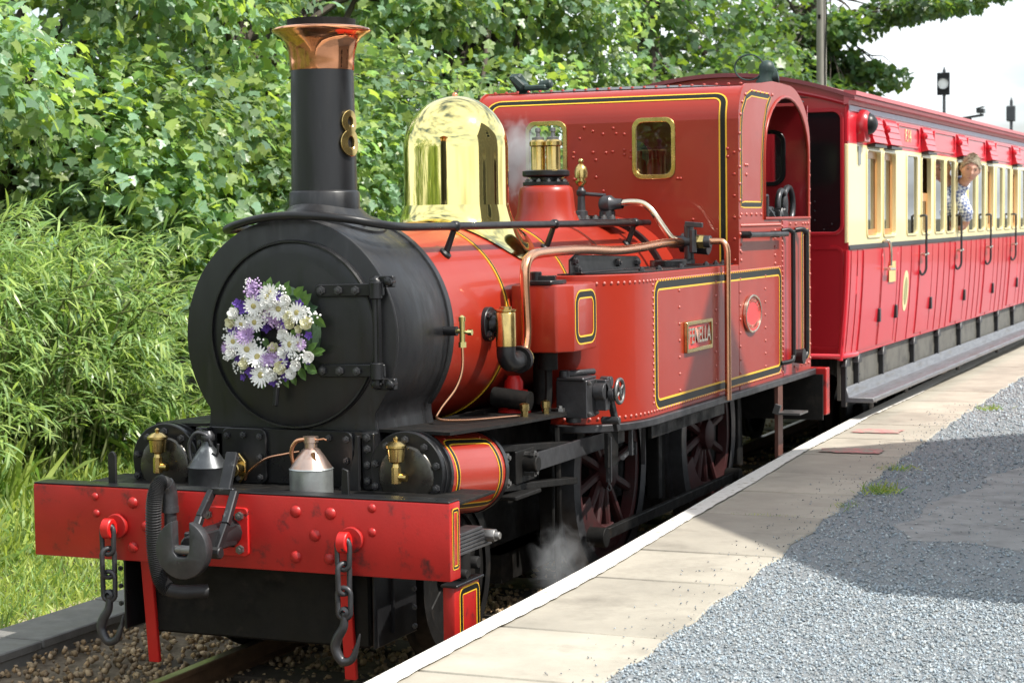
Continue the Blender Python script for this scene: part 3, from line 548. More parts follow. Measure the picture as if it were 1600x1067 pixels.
# clack valve and delivery pipe
ck = MB().lathe([(.085, -.01), (.085, .03), (.045, .035), (.035, .07), (.03, .12)], (.495, 1.60, 1.505), (1, 0, 0), 24).build('clack_flange', BLK, loco, bevel=.003)
for k in range(4): a = R(45+90*k); inst(boltb_me, 'bolt', ck, (.525, 1.60+.066*math.cos(a), 1.505+.066*math.sin(a)), (1, 0, 0), .018)
MB().lathe([(.05, 0), (.05, .16), (.046, .165), (.052, .17), (.052, .178), (.03, .182), (.03, .192), (0, .192)], (.61, 1.58, 1.40), (0, 0, 1), 28).build('clack_valve', BRASS2, ck, smooth=40)
MB().tube(smooth_path([(.61, 1.58, 1.41), (.61, 1.58, 1.355), (.615, 1.60, 1.325), (.62, 1.65, 1.318), (.62, 1.72, 1.325)], 5), .048, 14).lathe([(.068, 0), (.068, .03)], (.62, 1.71, 1.323), (0, 1, .1), 14).cyl((.62, 1.71, 1.323), (.62, 1.745, 1.326), .066, n=18).build('clack_elbow', BLK, ck, smooth=40)
MB().lathe([(.058, 0), (.06, .02), (.035, .04)], (.62, 1.745, 1.326), (0, 1, .15), 18).build('union_nut', BRASS2, ck)
dp = MB().tube(smooth_path([(.62, 1.75, 1.33), (.62, 1.80, 1.37), (.62, 1.825, 1.45), (.62, 1.82, 1.56), (.62, 1.805, 1.70), (.62, 1.815, 1.78), (.62, 1.88, 1.828), (.62, 2.05, 1.845), (.62, 2.6, 1.85), (.62, 3.1, 1.835), (.62, 3.5, 1.84), (.64, 3.95, 1.862), (.66, 4.2, 1.862)], 7), .026, 14).build('delivery_pipe', COPPER2, loco, smooth=60)
vb = MB().cyl((.60, 4.24, 1.865), (.84, 4.24, 1.865), .038, n=16).cyl((.70, 4.24, 1.73), (.70, 4.24, 1.97), .03, n=14).cyl((.66, 4.24, 1.73), (.66, 4.24, 1.76), .075).cyl((.62, 4.34, 1.86), (.80, 4.34, 1.84), .06, n=14).cyl((.74, 4.2, 1.8), (.74, 4.2, 1.94), .022, n=10).bar((.69, 4.2, 1.975), (.80, 4.2, 1.965), .03, .03).build('injector_valve', GUN, loco, bevel=.003)
MB().cyl((.755, 4.24, 1.865), (.80, 4.24, 1.865), .045, n=6).cyl((.58, 4.24, 1.865), (.62, 4.24, 1.865), .042, n=6).build('valve_union', BRASS2, vb)
MB().tube(smooth_path([(.80, 4.24, 1.866), (.88, 4.25, 1.867), (.915, 4.25, 1.86), (.936, 4.25, 1.82), (.94, 4.25, 1.74), (.94, 4.25, 1.4), (.94, 4.25, 1.0), (.94, 4.25, .90)], 8), .02, 12).build('overflow_pipe', COPPER2, loco, smooth=60)
# --- side tanks: outline in plan (x,y), right side; rounded front corner
TZ0, TZ1, TX = .925, 1.715, .90
rows = []      # tiny rivets are joined per part as stuff
def rivet_rows(pts, r, parent, m=None, name='rivet_rows'):
    mb = MB()
    for p, n in pts: mb.lathe([(r, 0), (r*.8, r*.45), (0, r*.62)], p, n, 6)
    return tag(mb.build(name, m or RIVM, parent, smooth=60), kind='stuff')
def tank_outline(s):
    P = [(.50, 2.42), (.58, 2.42)]
    for i in range(1, 13):
        a = R(90*i/12); P.append((.58+.32*math.sin(a), 2.42+.52*(1-math.cos(a))))
    return [(s*x, y) for x, y in P]
for s in (-1, 1):
    P = tank_outline(s)+[(s*TX, 4.635), (s*.50, 4.635)]
    tk = MB().prism(P, mxy(TZ0), 0, TZ1-TZ0).build('water_tank', RED, loco, smooth=30, bevel=.004)
    Q = [(s*.50, 2.40)]+[(x*1.035, y-.03 if abs(x) < .88 else y) for x, y in tank_outline(s)]+[(s*.945, 6.50), (s*.50, 6.50)]
    MB().prism(Q, mxy(.885), 0, .04).build('footplate', GUN, loco, bevel=.004)
    MB().prism([(s*.53, 2.47), (s*.60, 2.47), (s*.82, 2.78), (s*.87, 2.98), (s*.87, 4.62), (s*.53, 4.62)], mxy(1.717), 0, .006).build('tank_top', BLK, tk)
    # lid brackets on top of the tank
    br = MB().prism([(2.47, 1.72), (2.47, 1.80), (2.55, 1.825), (3.55, 1.795), (3.60, 1.78), (3.60, 1.72)], myz(s*.60), -.006, .006).box(s*.60, s*.66, 2.5, 3.6, 1.722, 1.732).build('tank_bracket', BLK, tk, bevel=.003)
    for y, z in ((2.52, 1.79), (2.56, 1.745), (3.2, 1.765), (3.52, 1.76)): inst(boltb_me, 'bolt', br, (s*.606, y, z), (s, 0, 0), .022)
    MB().cyl((s*.66, 3.95, 1.722), (s*.66, 3.95, 1.76), .11, n=24).build('filler_lid', BLK, tk, bevel=.004)
    for y in (3.0, 3.3, 3.7, 4.2, 4.4, 4.55): inst(boltb_me, 'bolt', tk, (s*.82, y, 1.722), (0, 0, 1), .018)
    if s > 0:
        SF = lambda u, v: (V((TX, u, v)), V((1, 0, 0)))
        lining(SF, dens(rrect(3.0, 5.63, .985, 1.645, .06, 5), .3), .062, tk)
        pts = []
        out = tank_outline(1)
        acc = [V((x, y, 0)) for x, y in out]
        # evenly spaced points round the curve then along the side
        def walk(z, step, y1, nx=None):
            L = 0; last = acc[1]; res = []
            path = acc[1:]+[V((TX, y1, 0))]
            for a, b in zip(path[:-1], path[1:]):
                d = b-a; l = d.length; n = V((d.y, -d.x, 0)).normalized(); t = (step-L) if L else 0
                while t <= l: res.append((a+d*(t/l)+V((0, 0, z))+n*.001, n)); t += step
                L = (l-(t-step)) % step
            return res
        pts += walk(1.672, .046, 5.66); pts += walk(.955, .046, 5.66)
        for y, st in ((2.955, .03), ): pts += [(V((TX+.001, y, z)), V((1, 0, 0))) for z in np.arange(1.0, 1.66, .036)]
        for y, dz in ((3.42, .095), (4.13, .085), (4.66, .085), (5.25, .085)): pts += [(V((TX+.001, y, z)), V((1, 0, 0))) for z in np.arange(1.03, 1.64, dz)]
        pts += [(V((TX+.001, 5.685, z)), V((1, 0, 0))) for z in np.arange(.96, 1.99, .034)]
        rivet_rows(pts, .0095, tk)
        # name plate
        np_ = MB().ring(rrect(3.50, 4.00, 1.235, 1.415, .008, 2), rrect(3.525, 3.975, 1.258, 1.392, .006, 2), lambda a, b, t: V((TX+t, a, b)), .001, .022).build('nameplate_frame', BRASS2, tk, bevel=.003)
        MB().box(TX+.001, TX+.011, 3.51, 3.99, 1.245, 1.405).build('nameplate', PLATE, np_)
        text('nameplate_letters', 'FENELLA', .128, .004, SILV, np_, (TX+.0155, 3.75, 1.325), (0, 1, 0), (0, 0, 1), .0015, .86)
        # oval works plate
        el = lambda a, b, k: [(4.90+a*math.cos(2*math.pi*i/36), 1.395+b*math.sin(2*math.pi*i/36)) for i in range(k)]
        wp = MB().ring(el(.185, .122, 36), el(.172, .109, 36), lambda a, b, t: V((TX+t, a, b)), .001, .024).build('works_plate_rim', SILV, tk, bevel=.003)
        MB().prism(el(.178, .115, 36), lambda a, b, t: V((TX+t, a, b)), .001, .013).build('works_plate', PLATE, wp)
        let = 'BEYER PEACOCK & CO'
        for j, (ttx, a0, a1, fl) in enumerate((('BEYER PEACOCK & CO', 165, 15, 1), ('MANCHESTER', 225, 315, -1))):
            for i, chh in enumerate(ttx):
                if chh == ' ': continue
                a = R(a0+(a1-a0)*i/(len(ttx)-1)); c = V((TX+.0145, 4.90+.148*math.cos(a), 1.395+.086*math.sin(a))); rad = V((0, math.cos(a)*.6, math.sin(a))).normalized()*fl
                text('works_plate_letter', chh, .032, .002, SILV, wp, c, rad.cross(V((1, 0, 0)))*-1*-1 if False else V((1, 0, 0)).cross(rad)*-1, rad)
# small box in front of the right tank (sand box) and fittings
Pb = [(.50, 2.44), (.50, 1.905), (.745, 1.905), (.81, 1.985), (.81, 2.30), (.74, 2.44)]
sbo = MB().prism(Pb, mxy(1.345), 0, .34).build('sand_box', RED, loco, bevel=.012, seg=2)
LP = rrect(2.0, 2.26, 1.385, 1.648, .05, 5)
lining(lambda u, v: (V((.81, u, v)), V((1, 0, 0))), rrect(2.02, 2.28, 1.40, 1.632, .055, 5), .046, sbo)
MB().prism([(.56, 1.90), (.72, 1.90), (.745, 2.0), (.72, 2.12), (.56, 2.12)], mxy(1.685), 0, .022).bar((.60, 2.0, 1.715), (.70, 2.02, 1.715), .05, .03).cyl((.60, 2.0, 1.70), (.60, 2.0, 1.75), .03, n=12).build('sand_box_lid', BLK, sbo, bevel=.004)
MB().cyl((.55, 2.2, 1.345), (.55, 2.2, 1.06), .05).cyl((.64, 2.05, 1.345), (.64, 2.05, 1.25), .05).tube(smooth_path([(.64, 2.05, 1.25), (.645, 2.04, 1.15), (.64, 2.03, 1.03)], 5), .02, 8).cyl((.60, 1.9, 1.10), (.40, 1.9, 1.12), .05).build('sand_valve', DIRT, loco)
MB().lathe([(.09, 0), (.08, .03), (.05, .08), (.048, .17), (.03, .2), (0, .2)], (.47, 2.0, 1.02), (0, 0, 1), 16).cyl((.40, 2.0, 1.12), (.54, 2.0, 1.12), .03).build('red_oil_pump', BRIGHT, loco, smooth=40)
for y in (1.68, 1.96):
    MB().lathe([(0, 0), (.018, 0), (.018, .028), (.024, .03), (.024, .062), (.012, .068), (0, .068)], (.66, y, 1.105-.045*(y-.5)-.006), (0, 0, 1), 10).build('brass_oil_cap', BRASS2, loco)
inst(bolt_me, 'bolt', loco, (.66, 2.16, 1.022), (0, 0, 1), .025)
# mechanical lubricator and hand wheel
lu = MB().box(.63, .80, 2.18, 2.33, .99, 1.185).box(.64, .79, 2.16, 2.35, 1.185, 1.20).cyl((.67, 2.2, 1.19), (.67, 2.2, 1.235), .028, n=12).cyl((.66, 2.2, 1.215), (.76, 2.40, 1.215), .018, n=8).cyl((.70, 2.25, .96), (.70, 2.25, 1.0), .04).build('mechanical_lubricator', GUN, loco, bevel=.004)
for p in ((.803, 2.2, 1.17), (.803, 2.31, 1.17), (.803, 2.2, 1.01), (.803, 2.31, 1.01)): inst(bolt_me, 'bolt', lu, p, (1, 0, 0), .012)
rc = MB()
for x, y, z, r, l in ((.80, 2.30, 1.12, .045, .06), (.78, 2.36, 1.10, .035, .11), (.79, 2.42, 1.16, .03, .06), (.79, 2.42, 1.06, .03, .06)): rc.cyl((x, y, z), (x+l, y, z), r, n=12)
rc.box(.80, .86, 2.30, 2.36, 1.02, 1.18).bar((.84, 2.36, 1.19), (.86, 2.47, .90), .03, .03).cyl((.80, 2.4, .96), (.90, 2.4, .96), .02).build('ratchet_gear', GUN, loco, bevel=.003)
for k in range(10):
    MB().ring([(.013*math.cos(a), .02*math.sin(a)) for a in np.linspace(0, 2*math.pi, 9)[:-1]], [(.007*math.cos(a), .012*math.sin(a)) for a in np.linspace(0, 2*math.pi, 9)[:-1]], lambda a, b, t, k=k: V((.80+(a if k % 2 else t), 2.50+(t if k % 2 else a), .86-.03*k+b)), -.003, .003).build('chain_link', GUN, lu)
hw = MB().tube([(.90+.0, 2.40+.062*math.cos(a), 1.115+.062*math.sin(a)) for a in np.linspace(0, 2*math.pi, 29)[:-1]], .0105, 8, closed=True).cyl((.86, 2.40, 1.115), (.91, 2.40, 1.115), .016)
for k in range(4): a = R(30+90*k); hw.cyl((.90, 2.40, 1.115), (.90, 2.40+.06*math.cos(a), 1.115+.06*math.sin(a)), .007, n=6)
hw.build('hand_wheel', STEEL, lu, smooth=60)
MB().cyl((.86, 2.55, .745), (.74, 3.05, .735), .012).cyl((.74, 3.05, .70), (.74, 3.05, .77), .025).bar((.80, 2.5, .62), (.80, 2.5, .86), .012, .03).box(.84, .86, 2.70, 2.72, .74, .885).bar((.84, 2.95, .885), (.80, 3.05, .66), .02, .05).build('drain_cock_linkage', GUN, loco)
# valance below footplate on both sides
for s in (-1, 1): MB().box(s*.86-.01, s*.86+.01, 3.0, 4.4, .80, .885).box(s*.80-.01, s*.80+.01, 2.46, 2.62, .70, .885).build('valance', DIRT, loco)

# --- cab: front sheet bent into the roof, side sheets with arched doorway
CY0, CY1, CZ1, RR = 4.64, 6.46, 2.845, .22
prof = [(CY0, 1.0), (CY0, CZ1-RR)]
for i in range(1, 9): a = R(90*i/8); prof.append((CY0+RR*(1-math.cos(a)), CZ1-RR+RR*math.sin(a)))
cab = MB()
front_w = [(-.52, -.28), (.23, .47)]  # window openings in x
# front sheet with two holes
def winpath(x0, x1, z0, z1, r=.05): return rrect(x0, x1, z0, z1, r, 5)
WIN = [(-.495, -.245), (.21, .46)]
WIN = [(-.51, -.27), (.225, .465)]
def sheet_with_holes(name, outer, holes, fn, t0, t1, m, parent):
    loops = [outer]+holes; co = [p for l in loops for p in l]; n = len(co); tri = tessellate_polygon([[V((a, b, 0)) for a, b in l] for l in loops])
    vs = [fn(a, b, t0) for a, b in co]+[fn(a, b, t1) for a, b in co]; fs = []
    for t in tri: fs += [tuple(t), tuple(i+n for i in t[::-1])]
    o = 0
    for l in loops:
        k = len(l); fs += [(o+i, o+(i+1) % k, n+o+(i+1) % k, n+o+i) for i in range(k)]; o += k
    mb = MB(); mb.add(vs, fs); return mb.build(name, m, parent, smooth=30)
ZW0, ZW1 = 2.285, 2.625
fo = [(-.90, 1.0), (.90, 1.0), (.90, CZ1-RR), (-.90, CZ1-RR)]
cf = sheet_with_holes('cab_front', fo, [winpath(a, b, ZW0, ZW1) for a, b in WIN], lambda a, b, t: V((a, CY0+t, b)), 0, .012, RED, loco)
bend = MB()
for i in range(len(prof)-2):
    (y0, z0), (y1, z1) = prof[i+1], prof[i+2]
    bend.add([(-.90, y0, z0), (.90, y0, z0), (.90, y1, z1), (-.90, y1, z1)], [(0, 1, 2, 3)])
bo_ = bend.build('cab_front_bend', RED, cf, smooth=70)
ro = MB(); NY = 8; xs = np.linspace(-.887, .887, 25); ys = np.linspace(CY0+RR-.01, CY1+.03, 9)
rv_ = [(x, y, CZ1+.002+.035*(1-(x/.905)**2)*min(1, (y-CY0-RR+.02)/.10)) for y in ys for x in xs]
ro.add(rv_, [(j*25+i, j*25+i+1, (j+1)*25+i+1, (j+1)*25+i) for j in range(8) for i in range(24)])
rfo = ro.build('cab_roof', CABROOF, loco, smooth=60)
for k in range(22):
    inst(rivet_red, 'rivet', rfo, (-.85+.081*k, CY0+RR+.015, CZ1+.004+.01), (0, -.5, 1), .012)
for k in range(10): inst(rivet_red, 'rivet', cf, (.872, CY0-.001, 1.2+.135*k), (0, -1, 0), .011)
MB().box(-.87, .87, CY0+RR+.02, CY1-.05, CZ1-.03, CZ1-.02).build('cab_ceiling', GRATE, loco)
for a, b in WIN:
    wf = MB().ring(winpath(a-.025, b+.025, ZW0-.025, ZW1+.025, .065), winpath(a+.004, b-.004, ZW0+.004, ZW1-.004, .048), lambda u, v, t: V((u, CY0+t, v)), -.012, .004).build('window_frame', BRASS2, cf, bevel=.003)
    MB().box(a, b, CY0+.002, CY0+.006, ZW0, ZW1).build('window_pane', GLASSC, wf)
rp_ = []
for x, z in ((-.10, 2.73), (-.13, 2.60), (-.07, 2.575), (-.0, 2.555), (-.16, 2.53), (.07, 2.59), (.09, 2.555), (.145, 2.55), (-.07, 2.44), (.02, 2.435), (.065, 2.44), (.145, 2.42), (.145, 2.45), (.19, 2.44), (.19, 2.40), (-.20, 2.44), (-.205, 2.41), (-.05, 2.39), (-.55, 2.645), (-.53, 2.645), (.50, 2.66), (.52, 2.66), (.50, 2.26), (.52, 2.26), (-.05, 2.28), (.0, 2.19), (-.16, 2.39), (-.20, 2.27), (.83, 2.44), (.83, 2.39), (.60, 2.0), (.62, 1.96)):
    inst(rivet_red, 'rivet', cf, (x, CY0-.001, min(z, CZ1-RR-.01)) if z < CZ1-RR else (x, CY0+.06, CZ1-RR+.115), (0, -1, 0) if z < CZ1-RR else (0, -.7, .6), .011)
LF = lambda u, v: (V((u, CY0, v)), V((0, -1, 0)))
def Lfold(u, v):   # front sheet that folds into the roof: v measured up the sheet
    h = CZ1-RR
    if v <= h: return V((u, CY0, v)), V((0, -1, 0))
    a = min((v-h)/RR, R(90)); return V((u, CY0+RR*(1-math.cos(a)), h+RR*math.sin(a))), V((0, -math.cos(a), math.sin(a)))
lining(Lfold, dens(rrect(-.80, .80, 1.2, CZ1-RR+.165, .07, 6), .025), .052, cf)
# side sheets
DY0, DY1, DZ0 = 5.235, 6.395, 2.0
for s in (-1, 1):
    out = [(4.652, 1.72), (4.644, CZ1-RR)]+[(CY0+.004+RR*(1-math.cos(R(q))), CZ1-RR+(RR+.012)*math.sin(R(q))) for q in range(10, 91, 10)]+[(5.20, CZ1+.035), (5.45, CZ1+.06), (5.7, CZ1+.06)]+[(CY1-.62+.62*math.sin(R(q)), 2.52+(CZ1+.06-2.52)*math.cos(R(q))) for q in range(8, 91, 8)]+[(CY1, .925), (4.652, .925)]
    ar = [(DY0, DZ0), (DY1, DZ0)]; cxm = (DY0+DY1)/2; hw_ = (DY1-DY0)/2
    ar += [(cxm+hw_*math.cos(R(a)), 2.42+.40*math.sin(R(a))) for a in range(0, 181, 12)]
    sh = sheet_with_holes('cab_side', out, [ar], lambda a, b, t, s=s: V((s*(.888+t), a, b)), 0, .012, RED, loco)
    bead = MB().tube([(s*.902, y, z) for y, z in ar], .011, 8, closed=True).build('doorway_beading', RED, sh, smooth=60)
    if s < 0: continue
    SS = lambda u, v: (V((TX, u, v)), V((1, 0, 0)))
    P = [(4.70, 2.09), (5.16, 2.09), (5.175, 2.12), (5.185, 2.38)]+[(5.185+.10*(1-math.cos(R(a)))+.12*(a/90), 2.42+.36*math.sin(R(a))) for a in (30, 60)]+[(5.40, 2.80), (4.94, 2.80)]+[(4.70+.24*(1-math.sin(R(a))), 2.56+.24*math.cos(R(a))) for a in (30, 60, 90)]
    lining(SS, dens(P, .06), .045, sh)
    lining(SS, dens(rrect(6.225, 6.405, 1.03, 1.90, .03, 4), .1), .05, sh, ratio=.6)
    MB().box(.9005, .903, 5.70, 5.83, .93, 1.985).build('step_gap_shade', CMAR, sh)  # flat maroon strip paints in the shadowed gap; the sheet is not recessed
    pts = [(V((.901, y, 2.028)), V((1, 0, 0))) for y in np.arange(4.70, 5.25, .115)]
    pts += [(V((.901, 4.67, z)), V((1, 0, 0))) for z in np.arange(1.8, 2.6, .105)]+[(V((.901, 6.44, z)), V((1, 0, 0))) for z in np.arange(1.0, 2.5, .10)]
    pts += [(V((.901, y, 1.957)), V((1, 0, 0))) for y in np.arange(4.70, 5.66, .03)]+[(V((.901, 4.69, z)), V((1, 0, 0))) for z in np.arange(1.74, 1.9, .05)]
    pts += [(V((.901, CY0+RR*1.0-.17*math.cos(R(a)), CZ1-RR+.17*math.sin(R(a)))), V((1, 0, 0))) for a in (10, 40, 70)]+[(V((.901, y, CZ1-.03)), V((1, 0, 0))) for y in np.arange(4.95, 5.5, .1)]
    pts += [(V((.901, y, 1.96)), V((1, 0, 0))) for y in (5.9, 6.05, 6.25, 6.32, 6.4)]+[(V((.901, y, .97)), V((1, 0, 0))) for y in (6.0, 6.2, 6.3, 6.4)]
    pts += [(V((.901, 5.50, z)), V((1, 0, 0))) for z in np.arange(1.70, 1.93, .055)]+[(V((.901, y, z)), V((1, 0, 0))) for y, z in ((4.80, 2.34), (4.84, 2.34), (4.82, 2.28))]
    rivet_rows(pts, .012, sh)
    MB().cyl((.955, 4.68, 1.900), (.955, 5.60, 1.895), .018).cyl((.90, 4.70, 1.90), (.962, 4.70, 1.90), .024, n=10).cyl((.90, 5.40, 1.895), (.962, 5.40, 1.895), .024, n=10).build('cab_handrail', BLK, sh, smooth=40)
    for y, t in ((5.76, .016), (6.12, .019)):
        MB().tube(smooth_path([(.90, y-.10, 1.915), (.94, y-.05, 1.92), (.955, y-.01, 1.90), (.957, y, 1.85), (.957, y, 1.14), (.955, y-.005, 1.06), (.95, y-.04, 1.03), (.90, y-.12, 1.02)], 5), t, 10).build('grab_rail', BLK, sh, smooth=60)
    MB().cyl((.90, 5.98, 1.045), (.975, 5.98, 1.045), .045, .055, 14).build('rail_foot', BLK, sh)
# rear sheet with round-topped windows, floor, backhead and coal bunker
def arch(x0, x1, z0, z1): return [(x0, z0), (x1, z0)]+[((x0+x1)/2+(x1-x0)/2*math.cos(R(a)), z1-.12+.12*math.sin(R(a))) for a in range(0, 181, 15)]
sheet_with_holes('cab_rear', [(-.886, .93), (.886, .93), (.886, CZ1-.05), (-.886, CZ1-.05)], [arch(-.62, -.30, 2.12, 2.60), winpath(.18, .70, 2.26, 2.60, .07)], lambda a, b, t: V((a, CY1-.02+t, b)), 0, .012, CMAR, loco)
MB().ring(winpath(.15, .73, 2.23, 2.63, .09), winpath(.18, .70, 2.26, 2.60, .07), lambda a, b, t: V((a, CY1-.04+t, b)), 0, .018).build('rear_window_frame', BLK, loco, bevel=.003)
rr_ = MB()
for x in (-.325, -.215): rr_.lathe([(0, 1.9), (.052, 1.9), (.052, 2.39), (.04, 2.43), (.018, 2.445), (.018, 2.50), (0, 2.505)], (x, 6.30, 0), (0, 0, 1), 18)
rr_.build('red_reservoir', BRIGHT, loco, smooth=40)
MB().box(-.88, .88, 4.66, 6.42, 1.0, 1.03).build('cab_floor', DIRT, loco)
bh = MB().box(-.45, .45, 4.66, 4.9, 1.03, 2.0).box(.50, .88, 5.0, 6.42, 1.03, 1.93).box(-.88, -.50, 5.0, 6.42, 1.03, 1.93).cyl((.2, 4.9, 1.9), (.2, 5.1, 1.9), .06).cyl((-.2, 4.9, 1.85), (-.2, 5.0, 1.85), .09).build('backhead', GRATE, loco, bevel=.02)
MB().cyl((.87, 5.42, 1.94), (.87, 5.42, 2.15), .012, n=6).cyl((.87, 5.42, 2.15), (.87, 5.33, 2.15), .012, n=6).build('window_latch', GUN, loco, smooth=60)
for y, r in ((6.05, .10), (6.23, .125)): MB().tube([(.80, y+r*math.cos(a), 2.09+r*math.sin(a)) for a in np.linspace(0, 2*math.pi, 25)[:-1]], .022, 8, closed=True).build('hose_ring', GUN, loco, smooth=60)
# coal
cm = MB()
for k in range(46):
    c = V((random.uniform(.64, .85), random.uniform(5.27, 6.0), 2.0+random.random()*.05)); ax = [V((random.uniform(-1, 1), random.uniform(-1, 1), random.uniform(-1, 1))).normalized() for _ in range(1)][0]
    x, y, z = frame(ax); r = random.uniform(.025, .06); cm.obox(c, x*r, y*r*.8, z*r*.7)
coal = tag(cm.build('coal', COALM, None, smooth=0, bevel=.008), 'heap of black coal lumps lying in the bunker inside the cab doorway', 'coal', kind='stuff')
# roof fittings
rfit = MB().lathe([(0, 0), (.06, 0), (.06, .03), (.045, .06), (.05, .10), (.055, .13), (.04, .16), (.015, .175), (0, .175)], (.80, 5.62, CZ1+.04), (.15, 0, 1), 14).lathe([(0, -.06), (.05, -.05), (.055, .05), (0, .06)], (.83, 5.66, CZ1+.10), (1, .3, .2), 12).tube([(.70+.10*math.cos(a), 5.60, CZ1+.17+.085*math.sin(a)) for a in np.linspace(R(20), R(320), 20)], .006, 6).build('roof_whistle', GREENM, loco, smooth=50)
MB().bar((-.72, 5.1, CZ1+.03), (-.76, 5.0, CZ1+.14), .10, .05).bar((-.76, 5.0, CZ1+.12), (-.68, 5.0, CZ1+.05), .10, .05).bar((-.68, 5.0, CZ1+.05), (-.52, 5.0, CZ1+.05), .09, .035).cyl((-.58, 5.0, CZ1+.065), (-.49, 5.0, CZ1+.075), .03).build('roof_ventilator', GREENM, loco, bevel=.01)
# rear buffer beam, steps
MB().box(-1.02, 1.02, 6.43, 6.53, .595, .93).build('rear_buffer_beam', BEAM, loco, bevel=.005)
MB().box(-1.0, 1.0, 6.40, 6.428, .56, .885).build('rear_beam_shade', DIRT, loco)  # black sheet paints in the shade on the rear beam's front face
for s in (-1, 1):
    stp = MB().box(s*.92-.012, s*.92+.012, 5.44, 5.56, .40, .885).build('cab_step', mat('rusty_step', (.10, .035, .022), .6, var=.3) if s < 0 else MAT['rusty_step'], loco)
    MB().box(s*.93 if s > 0 else s*1.09, s*1.09 if s > 0 else s*.93, 5.40, 5.62, .695, .708).bar((s*.92, 5.42, .70), (s*.94, 5.42, .76), .03, .04).build('step_tread', STEEL, stp)
    MB().box(s*.93 if s > 0 else s*1.02, s*1.02 if s > 0 else s*.93, 5.43, 5.62, .40, .415).build('step_tread', STEEL, stp)
# oil cans on the front deck
c1 = thing('oil_can', (-.30, .30, .838), 'dark battered oil can with conical top and looped handle', 'oil can', 'oil cans on the front deck')
MB().lathe([(0, .838), (.088, .838), (.088, .93), (.092, .935), (.088, .94), (.045, 1.005), (.026, 1.03), (.026, 1.05), (0, 1.05)], (-.30, .30, 0), (0, 0, 1), 28).build('can_body', mat('dark_tin', (.075, .08, .085), .35, metal=.7, var=.3, vs=18, col2=(.20, .21, .21), m2=.57, s2=10, w2=.1), c1, smooth=40)
MB().tube(smooth_path([(-.37, .28, .945), (-.375, .27, 1.03), (-.34, .27, 1.085), (-.29, .28, 1.075), (-.275, .29, 1.03)], 6), .009, 8).lathe([(.02, 0), (.03, .01), (.03, .03), (.015, .05)], (-.295, .30, 1.045), (0, 0, 1), 12).tube([(-.26, .29, .96), (-.235, .28, 1.0), (-.225, .27, 1.04)], .006, 6).build('can_handle', GUN, c1, smooth=60)
c2 = thing('oil_can', (.224, .30, .838), 'galvanised oil can with coppery shoulder and spout beside a black cylinder', 'oil can', 'oil cans on the front deck')
MB().lathe([(0, .838), (.095, .838), (.095, .942), (.098, .945), (.094, .95)], (.224, .30, 0), (0, 0, 1), 28).build('can_body', GALV, c2, smooth=40)
MB().lathe([(.094, .947), (.06, 1.0), (.038, 1.03), (.028, 1.036), (.028, 1.058), (.034, 1.06), (.034, 1.085), (0, 1.087)], (.224, .30, 0), (0, 0, 1), 24).build('can_shoulder', mat('tinned_copper', (.50, .37, .31), .3, metal=.9, var=.2, vs=12, col2=(.40, .20, .12), m2=.52, s2=8, w2=.2), c2, smooth=40)
MB().tube(smooth_path([(.150, .28, .955), (.145, .27, 1.02), (.17, .27, 1.065), (.215, .28, 1.075)], 6), .010, 8).tube([(.24, .29, 1.07), (.30, .28, 1.08), (.315, .28, 1.075)], .004, 6).bar((.285, .26, .955), (.255, .26, 1.02), .02, .01).build('can_handle', COPPER2, c2, smooth=60)
# ================================================================== FLORAL WREATH hanging on the smokebox door
WC = V((-.022, .465, 1.527))
wrt = thing('funeral_wreath', WC, 'round wreath of white, cream, lilac and purple flowers hung on the black smokebox door', 'wreath')
def flat(name, r0, w, npet, m, cup=.25, layers=1, ln=1.0, thick=.0):
    """flower head built round the origin, facing +Z, unit size"""
    mb = MB()
    for L in range(layers):
        k = 1-L*.27
        for i in range(npet):
            a = 2*math.pi*(i+.5*(L % 2))/npet+random.uniform(-.08, .08); c, s_ = math.cos(a), math.sin(a); q = lambda u, v, z: (c*u-s_*v, s_*u+c*v, z)
            zz = L*.10+random.uniform(-.03, .03)
            mb.add([q(r0*k, 0, zz), q(.55*k, -w*k, zz+cup*.4), q(.62*k, 0, zz+cup*.5-.03), q(.55*k, w*k, zz+cup*.4), q(ln*k, -w*.5*k, zz+cup*.9), q(ln*1.04*k, 0, zz+cup), q(ln*k, w*.5*k, zz+cup*.9)], [(0, 1, 2), (0, 2, 3), (1, 4, 2), (4, 5, 2), (5, 6, 2), (6, 3, 2)])
    o = mb.build(name, m, None, smooth=0, recalc=False); me = o.data; bpy.data.objects.remove(o); setup_tint(me); return me
gerb = flat('gerbera', .15, .13, 17, PETW, .16, 2); gerbc = proto(MB().lathe([(.0, .13), (.16, .16), (.26, .10), (.28, .0)], (0, 0, .05), (0, 0, 1), 14), 'flower_eye', FEYE, 50)
rose = flat('rose', .1, .42, 6, PETC, .75, 3, .75); rosew = flat('rose', .1, .42, 6, PETW, .8, 3, .75)
chry = flat('chrysanthemum', .1, .11, 20, PETL, .55, 3); lis = flat('lisianthus', .08, .34, 5, PETP, .45, 2)
gyp = MB()
for k in range(26):
    c = V((random.uniform(-1, 1), random.uniform(-1, 1), random.uniform(0, .5))); gyp.lathe([(.17, 0), (.12, .12), (0, .16)], c, (random.uniform(-.5, .5), random.uniform(-.5, .5), 1), 5)
def protot(mb, nm, m):
    o = mb.build(nm, m, None, 0); me = o.data; bpy.data.objects.remove(o); setup_tint(me); return me
gypw = protot(gyp, 'filler_flower', PETW); gypl = MB(); gypl.v, gypl.f, gypl.m = gyp.v, gyp.f, gyp.m; gypl = protot(gypl, 'filler_flower', PETL)
